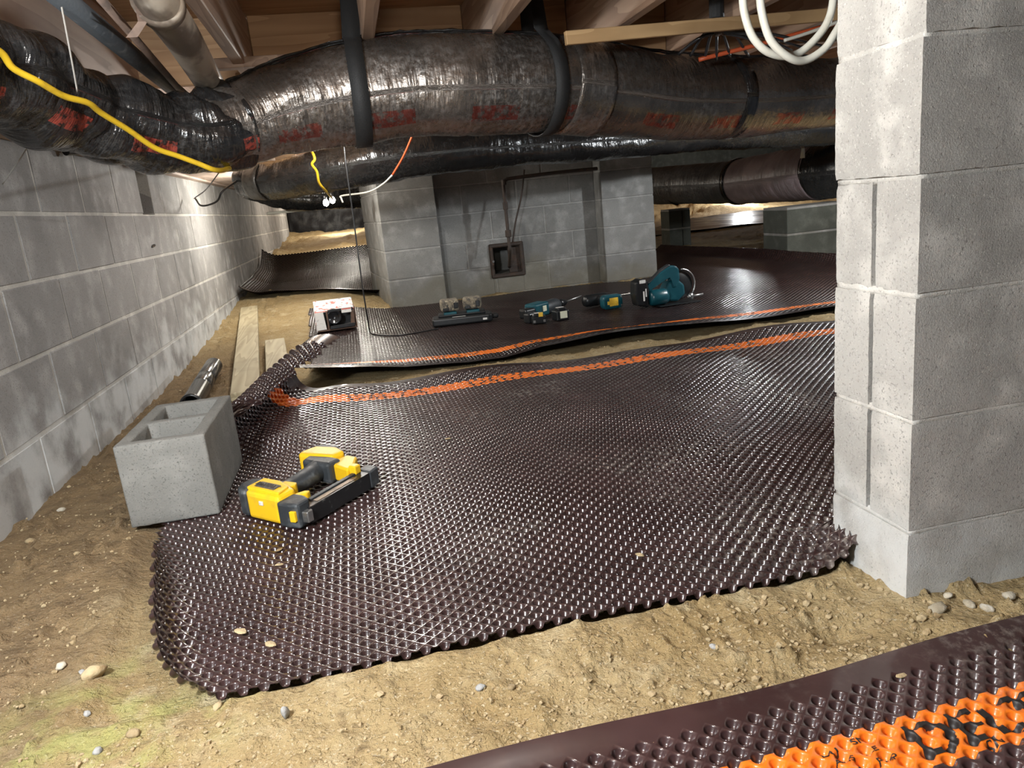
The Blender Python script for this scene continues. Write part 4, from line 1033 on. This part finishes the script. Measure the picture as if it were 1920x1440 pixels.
# cord of the charger
cpts = [A(644, 262, 4.45), A(650, 320, 4.45), A(660, 390, 4.45), A(668, 450, 4.45), A(680, 540, 4.45)]
e1 = on2(693, 617, .004); e2 = on2(700, 626, .004); e3 = on2(740, 629, .004); e4 = on2(780, 624, .004); e5 = on2(822, 616, .006)
pc = pipe_thing('power_cord', 'thin black power cord hanging from the duct down to the twin charger', cpts+[np.array(A(690, 600, 4.5))]+[np.array(e) for e in (e1, e2, e3, e4, e5)], .0042, M_BLACK, 'cord', 6, 90, 'cord_run')
bm = bmesh.new(); bm_rod(bm, (0, 0, -.035), (.004, 0, .035), .012, 8, .007); tag(link('plug', bm_me(bm, 'plug'), M_TIE, pc, True), 'white plug end')
# rotary hammer
p0, p1, p2 = on2(990, 588, .045), on2(1052, 570, .045), on2(1104, 549, .045)
rh = tag(empty('hammer_drill', (p0.x, p0.y, p0.z-.045)), 'teal and black hammer drill lying with its long bit towards the foundation', 'drill')
d = Vector((p1.x-p0.x, p1.y-p0.y, 0)).normalized(); R_ = Matrix(((d.x, -d.y, 0, 0), (d.y, d.x, 0, 0), (0, 0, 1, 0), (0, 0, 0, 1)))
Lb = .36
lathe_part('barrel', rh, [(.034, 0), (.044, .04), (.045, .45), (.046, .78), (.040, .92), (.028, 1)], R_ @ Vector((.10, 0, .048)), R_ @ Vector((.10+Lb*.62, .0, .050)), M_GUNK, 20)
lathe_part('chuck', rh, [(.026, 0), (.028, .3), (.022, .75), (.014, 1)], R_ @ Vector((.10+Lb*.62, 0, .050)), R_ @ Vector((.10+Lb*.62+.085, 0, .050)), M_TOOLK, 16)
lathe_part('bit', rh, [(.006, 0), (.006, .9), (.002, 1)], R_ @ Vector((.40, 0, .050)), R_ @ Vector((.60, 0, .060)), M_STEEL, 8)
prism_part('housing', rh, [(.02, -.045), (.16, -.052), (.165, .045), (.02, .045)], .012, .098, M_TEAL, .014, R_, 'teal motor housing', 3)
box_part('vent_plate', rh, (.105, -.053, .060), (.035, .006, .035), M_LABELB, .002, R_, 'pale square plate')
prism_part('grip', rh, [(-.06, -.03), (.03, -.045), (.03, .035), (-.05, .035)], .018, .080, M_TOOLK, .014, R_, None, 3)
prism_part('battery_pack', rh, [(-.10, -.085), (-.01, -.105), (.01, -.045), (-.09, -.03)], .002, .062, M_TOOLK, .010, R_)
box_part('battery_label', rh, (-.050, -.094, .050), (.046, .006, .012), M_LABELW, .001, R_ @ Matrix.Rotation(-.2, 4, 'Z') @ Matrix.Translation((.018, -.008, 0)))
box_part('battery_label', rh, (-.050, -.094, .034), (.030, .006, .016), M_LABELY, .001, R_ @ Matrix.Rotation(-.2, 4, 'Z') @ Matrix.Translation((.012, -.008, 0)), 'yellow label')
# two loose batteries
for (px, py, rz, lab, yl) in ((1011, 607, -.1, 'loose black battery with a yellow sticker in front of the hammer drill', True), (1053, 601, .15, 'loose black battery with a pale square sticker right of the other one', False)):
    b0 = thing2('battery', lab, 'battery', px, py, rz)
    prism_part('case', b0, [(-.042, -.03), (.042, -.03), (.045, .045), (-.045, .045)], .0, .045 if yl else .062, M_TOOLK, .008, None, None, 2)
    box_part('rail', b0, (0, .008, .052 if yl else .068), (.05, .06, .016), M_TOOLK, .004)
    if yl:
        box_part('sticker', b0, (.010, -.024, .062), (.026, .002, .026), M_LABELY, .0005, Matrix.Translation((0, -.006, -.006)), 'yellow sticker')
        box_part('top_label', b0, (.0, .012, .061), (.048, .022, .001), M_LABELW, .0003)
        for sx in (-.03, .03): box_part('clip', b0, (sx, -.030, .016), (.014, .008, .016), M_STEEL, .002)
    else:
        box_part('sticker', b0, (.004, -.0305, .036), (.046, .002, .042), M_LABELB, .0005, None, 'pale square sticker')
        box_part('top_label', b0, (.0, .012, .077), (.048, .022, .001), M_LABELW, .0003)
# impact driver seen from the battery end
im = thing2('impact_driver', 'impact driver lying with a teal battery end and yellow label towards the viewer', 'driver', 1147, 579, .12)
prism_part('battery_pack', im, [(-.055, 0.0), (.055, 0.0), (.068, .02), (.068, .068), (.055, .088), (-.055, .088), (-.068, .068), (-.068, .02)], -.03, .03, M_TEAL, .010, XZ, 'teal battery end', 3)
box_part('label', im, (.004, -.0305, .044), (.060, .002, .052), M_LABELY, .0005, None, 'yellow label')
box_part('label_tab', im, (-.030, -.0305, .040), (.022, .002, .022), M_LABELY, .0005)
for dz in (.018, .070): box_part('screw', im, (.056, -.031, dz), (.010, .003, .010), M_STEEL, .001)
prism_part('grip', im, [(-.035, .01), (.03, .01), (.03, .075), (-.035, .075)], -.16, -.025, M_TOOLK, .016, XZ, None, 3)
lathe_part('motor_housing', im, [(.030, 0), (.040, .1), (.040, .75), (.026, 1)], (-.12, .16, .045), (.08, .17, .045), M_TOOLK, 16)
lathe_part('bit', im, [(.005, 0), (.005, .65), (.011, .66), (.011, 1)], (.08, .11, .060), (.205, .06, .066), M_STEEL, 10)
# circular saw
sw = thing2('circular_saw', 'teal cordless circular saw standing on the mat in front of the right pier', 'saw', 1243, 572, .05)
prism_part('battery_pack', sw, [(-.19, .02), (-.115, .0), (-.105, .10), (-.115, .165), (-.155, .185), (-.195, .165), (-.20, .09)], -.045, .045, M_TOOLK, .012, XZ, 'black battery pack', 3)
box_part('battery_label', sw, (-.150, -.0455, .165), (.04, .002, .02), M_LABELW, .0005, Matrix.Translation((0, .0, 0)))
box_part('battery_label', sw, (-.145, -.0455, .075), (.010, .002, .06), M_LABELW, .0005)
box_part('battery_label', sw, (-.130, -.0455, .095), (.008, .002, .05), M_LABELW, .0005)
lathe_part('motor', sw, [(.042, 0), (.050, .15), (.050, .85), (.040, 1)], (-.10, -.02, .055), (.02, -.02, .055), M_TEAL, 20, 'teal motor')
prism_part('handle_shell', sw, [(-.115, .13), (-.08, .155), (-.02, .205), (.05, .238), (.085, .236), (.11, .215), (.115, .15), (.09, .10), (.06, .095), (.065, .15), (.05, .178), (.01, .165), (-.05, .122), (-.10, .09)], -.024, .024, M_TEAL, .010, XZ, 'teal loop handle', 3)
prism_part('handle_grip', sw, [(-.11, .142), (-.075, .166), (-.018, .216), (.045, .248), (.06, .240), (-.01, .200), (-.07, .150)], -.018, .018, M_GUNK, .006, XZ, 'dark grip insert')
prism_part('gear_case', sw, [(.01, .02), (.10, .01), (.15, .05), (.145, .11), (.10, .15), (.04, .14), (.01, .09)], -.075, .02, M_TEAL, .014, XZ, 'teal gear housing', 3)
prism_part('gear_cover', sw, [(.06, .03), (.12, .02), (.16, .05), (.15, .09), (.10, .085)], -.088, -.07, M_TOOLK, .008, XZ)
lathe_part('blade_guard', sw, [(.085, 0), (.092, .2), (.092, .8), (.085, 1)], (.135, .03, .105), (.135, .065, .105), M_TOOLK, 28)
me = tube_me('guard_rim', [(.14+.098*math.cos(t), .025, .105+.098*math.sin(t)) for t in np.linspace(-.9, 1.5, 20)], .006, 8); link('guard_rim', me, M_STEEL, sw)
prism_part('base_plate', sw, [(-.06, -.09), (.22, -.09), (.22, .09), (-.06, .09)], .0, .006, M_TOOLK, .002)
lathe_part('rip_guide', sw, [(.008, 0), (.008, 1)], (.14, -.06, .035), (.245, -.065, .042), M_STEEL, 8)
lathe_part('guide_knob', sw, [(.018, 0), (.018, 1)], (.16, -.075, .04), (.16, -.055, .04), M_STEEL, 14)
# printed carton
bx = thing2('printed_carton', 'open carton printed white and red with a round black lens inside it', 'carton', 632, 616, .06)
bx.location.z += .002
wv, dv, hv = .125, .10, .135
box_part('inner_back', bx, (0, dv-.008, hv/2), (2*wv-.012, .004, hv-.01), M_TOOLK, 0)
box_part('bottom', bx, (0, 0, .004), (2*wv, 2*dv, .006), M_CARDB, .001)
box_part('back_panel', bx, (0, dv, hv/2), (2*wv, .005, hv), M_CARTON, .001)
box_part('side_panel', bx, (-wv, 0, hv/2), (.005, 2*dv, hv), M_CARTON, .001); box_part('side_panel', bx, (wv, 0, hv/2), (.005, 2*dv, hv), M_CARDB, .001)
fl_ = box_part('lid', bx, (0, 0, 0), (2*wv, .19, .005), M_CARTON, .001, Matrix.Translation((0, dv+.02, hv+.030)) @ Matrix.Rotation(.30, 4, 'X') @ Matrix.Translation((0, -.05, -.01)), 'white lid printed with red')
box_part('red_border', fl_, (0, -.090, .003), (2*wv, .012, .001), M_CARTRED, 0, Matrix.Translation((0, dv+.02, hv+.030)) @ Matrix.Rotation(.30, 4, 'X') @ Matrix.Translation((0, -.05, -.01)))
prism_part('front_left_panel', bx, [(-wv, .01), (-wv+.06, .012), (-wv+.052, .125), (-wv, .122)], dv-.002, dv+.003, M_LABELW, .001, XZ, 'grey and white side leaf')
box_part('divider', bx, (-.052, -.07, .065), (.010, .06, .118), M_CARDB, .002)
prism_part('foam_tray', bx, [(-.045, .01), (.11, .012), (.118, .03), (.105, .035), (-.04, .03)], dv-.012, dv+.008, M_TOOLK, .002, XZ)
prism_part('inner_side', bx, [(.088, .03), (.115, .03), (.118, .115), (.10, .11)], dv-.02, dv+.004, M_CARDB, .002, XZ)
lathe_part('lens_body', bx, [(.040, 0), (.046, .3), (.046, 1), (.036, 1.0), (.030, .85)], (-.010, .02, .085), (-.010, -.085, .082), M_PIPEB, 24, 'round black lens body')
box_part('price_label', bx, (.072, -.103, .118), (.062, .002, .028), M_LABELW, .0005, None, 'white label with red print')
box_part('label_print', bx, (.072, -.1045, .128), (.058, .001, .006), M_CARTRED, 0)
box_part('top_strip', bx, (.035, -.100, .126), (.16, .006, .016), M_TOOLK, .002)

# ------------------------------------------------------------------ stones and crumbs on the dirt
def stone_me(seed, flat=.65):
    bm = bmesh.new(); bmesh.ops.create_icosphere(bm, subdivisions=2, radius=1)
    for v in bm.verts:
        c = v.co; k = 1+.32*N3(c.x*1.1+seed, c.y*1.1, c.z*1.1)+.12*N3(c.x*3+seed, c.y*3, c.z*3)
        v.co = Vector((c.x*k*1.2, c.y*k*.9, c.z*k*flat))
    return bm_me(bm, 'stone')
SM = [stone_me(i*5.1) for i in range(6)]
def stone(px, py, size, label, mat=M_STONE, k=None, group=None, name='stone'):
    p = gd(px, py, .004); me = SM[random.randrange(6) if k is None else k].copy(); me.materials.append(mat)
    o = D.objects.new(name, me); COL.objects.link(o); o.location = (p.x, p.y, fz(p.x, p.y)+size*.28); o.scale = (size,)*3
    o.rotation_euler = (random.uniform(-.3, .3), random.uniform(-.3, .3), random.uniform(0, 6)); me.polygons.foreach_set('use_smooth', [True]*len(me.polygons))
    return tag(o, label, 'stone', group)
s0 = stone(537, 1346, .012, 'grey stone chip standing on the dirt below the front edge of the large mat', M_STONEG, 1); s0.scale = (.007, .006, .016); s0.location.z += .006
stone(1757, 1146, .013, 'largest pale flat stone on the dirt right of the pillar corner')
stone(1818, 1132, .010, 'pale stone second from the pillar corner along its foot')
stone(1852, 1141, .009, 'small pale stone beyond the others along the pillar foot')
stone(1893, 1118, .011, 'pale stone at the right frame edge beside the pillar foot')
stone(1778, 1118, .008, 'small pale stone close against the pillar foot')
stone(902, 1299, .007, 'small white pebble on the dirt under the middle of the mat edge', M_STONEG)
stone(1337, 1213, .006, 'small pale pebble on the bare strip between the two near mats', M_STONEG)
stone(182, 1405, .008, 'blue grey pebble at the bottom left on the dirt', M_STONEG)
stone(112, 1243, .010, 'pale pebble on the brown dirt left of the large mat')
stone(153, 1256, .006, 'tiny white pebble right of the pale pebble at left', M_STONEG)
stone(161, 1330, .006, 'tiny white pebble near the greenish patch at lower left', M_STONEG)
stone(250, 1376, .009, 'tan pebble near the bottom left of the dirt', M_CLOD)
stone(175, 1262, .018, 'broad orange brown dirt lump left of the mat corner', M_CLOD)
stone(115, 955, .010, 'pale stone beside the left wall foot in front of the loose block')
stone(55, 1012, .012, 'brown clod at the left wall foot near the frame edge', M_CLOD)
stone(408, 1322, .008, 'yellow clod just below the front corner of the large mat', M_CLOD)
stone(960, 1290, .006, 'tan crumb right of the white pebble on the dirt', M_CLOD)
# lumps of mud on the mats
def mud(pos, size, label):
    me = SM[random.randrange(6)].copy(); me.materials.append(M_CLOD); o = D.objects.new('mud_lump', me); COL.objects.link(o); o.location = pos; size *= .7; o.scale = (size*1.25, size, size*.5)
    o.rotation_euler = (0, 0, random.uniform(0, 6)); return tag(o, label, 'mud')
def on1(px, py):
    p = gd(px, py, ZB+.002)
    z = float(warp1(np.array([p.x]), np.array([YB-p.y]))[0, 2]); p = gd(px, py, z+.002); return (p.x, p.y, z+.0015)
mud(on1(450, 1183), .013, 'dark tan mud lump on the large mat near its front left corner')
mud(on1(507, 1207), .012, 'yellow mud lump right of the dark one near the mat corner')
mud(on1(523, 1058), .009, 'upper tan mud crumb below the nail gun'); mud(on1(524, 1030), .009, 'tan mud crumb just below the nail gun nose')
mud(on1(840, 822), .010, 'pale mud smear in the middle of the large mat'); mud(on1(1200, 1040), .010, 'pale mud crumb on the right part of the large mat')
p = gd(1690, 1263, .02); mud((p.x, p.y, .017), .008, 'yellow mud lump on the smooth edge of the near mat')
p = gd(1225, 1388, .02); mud((p.x, p.y, .015), .007, 'tan mud lump among the dimples of the near mat')
# dark mud nest stuck to the left wall
me = SM[2].copy(); me.materials.append(M_BLACK); o = D.objects.new('mud_nest', me); COL.objects.link(o)
w_ = ray(287, 461); w_ = CAM+w_*((WX+.006)/w_.x); o.location = w_; o.scale = (.008, .040, .011); o.rotation_euler = (.15, 0, 0); tag(o, 'small dark mud nest stuck on the left wall blocks', 'nest')
# countless crumbs
bm = bmesh.new(); rng = np.random.RandomState(3)
for i in range(9000):
    y = .85+rng.rand()**1.6*3.6; x = rng.uniform(-1.0, min(1.35, y*.9))
    u = float(under_mat(np.array([x]), np.array([y])))
    if u > .02 or y < .885 or (-.62 < x < .84 and 1.13 < y < 3.2) or (x > .84 and 1.0 < y < 1.24): continue
    if x < -.62 or y < 1.1 or y > 3.2:
        r = rng.uniform(.0009, .0034)*(1.9 if rng.rand() < .10 else 1)*(2.0 if (x > .45 and y < 1.12 and rng.rand() < .35) else 1); z = fz(x, y)+r*.35
        vs = bmesh.ops.create_icosphere(bm, subdivisions=1, radius=r)['verts']
        sc = rng.uniform(.6, 1.3, 3); 
        for v in vs: v.co = Vector((v.co.x*sc[0]+x+rng.uniform(-.3, .3)*r, v.co.y*sc[1]+y, v.co.z*sc[2]*.8+z))
tag(link('gravel_crumbs', bm_me(bm, 'gravel_crumbs'), M_CLOD), 'fine dirt crumbs scattered over the bare ground', 'dirt', kind='stuff')
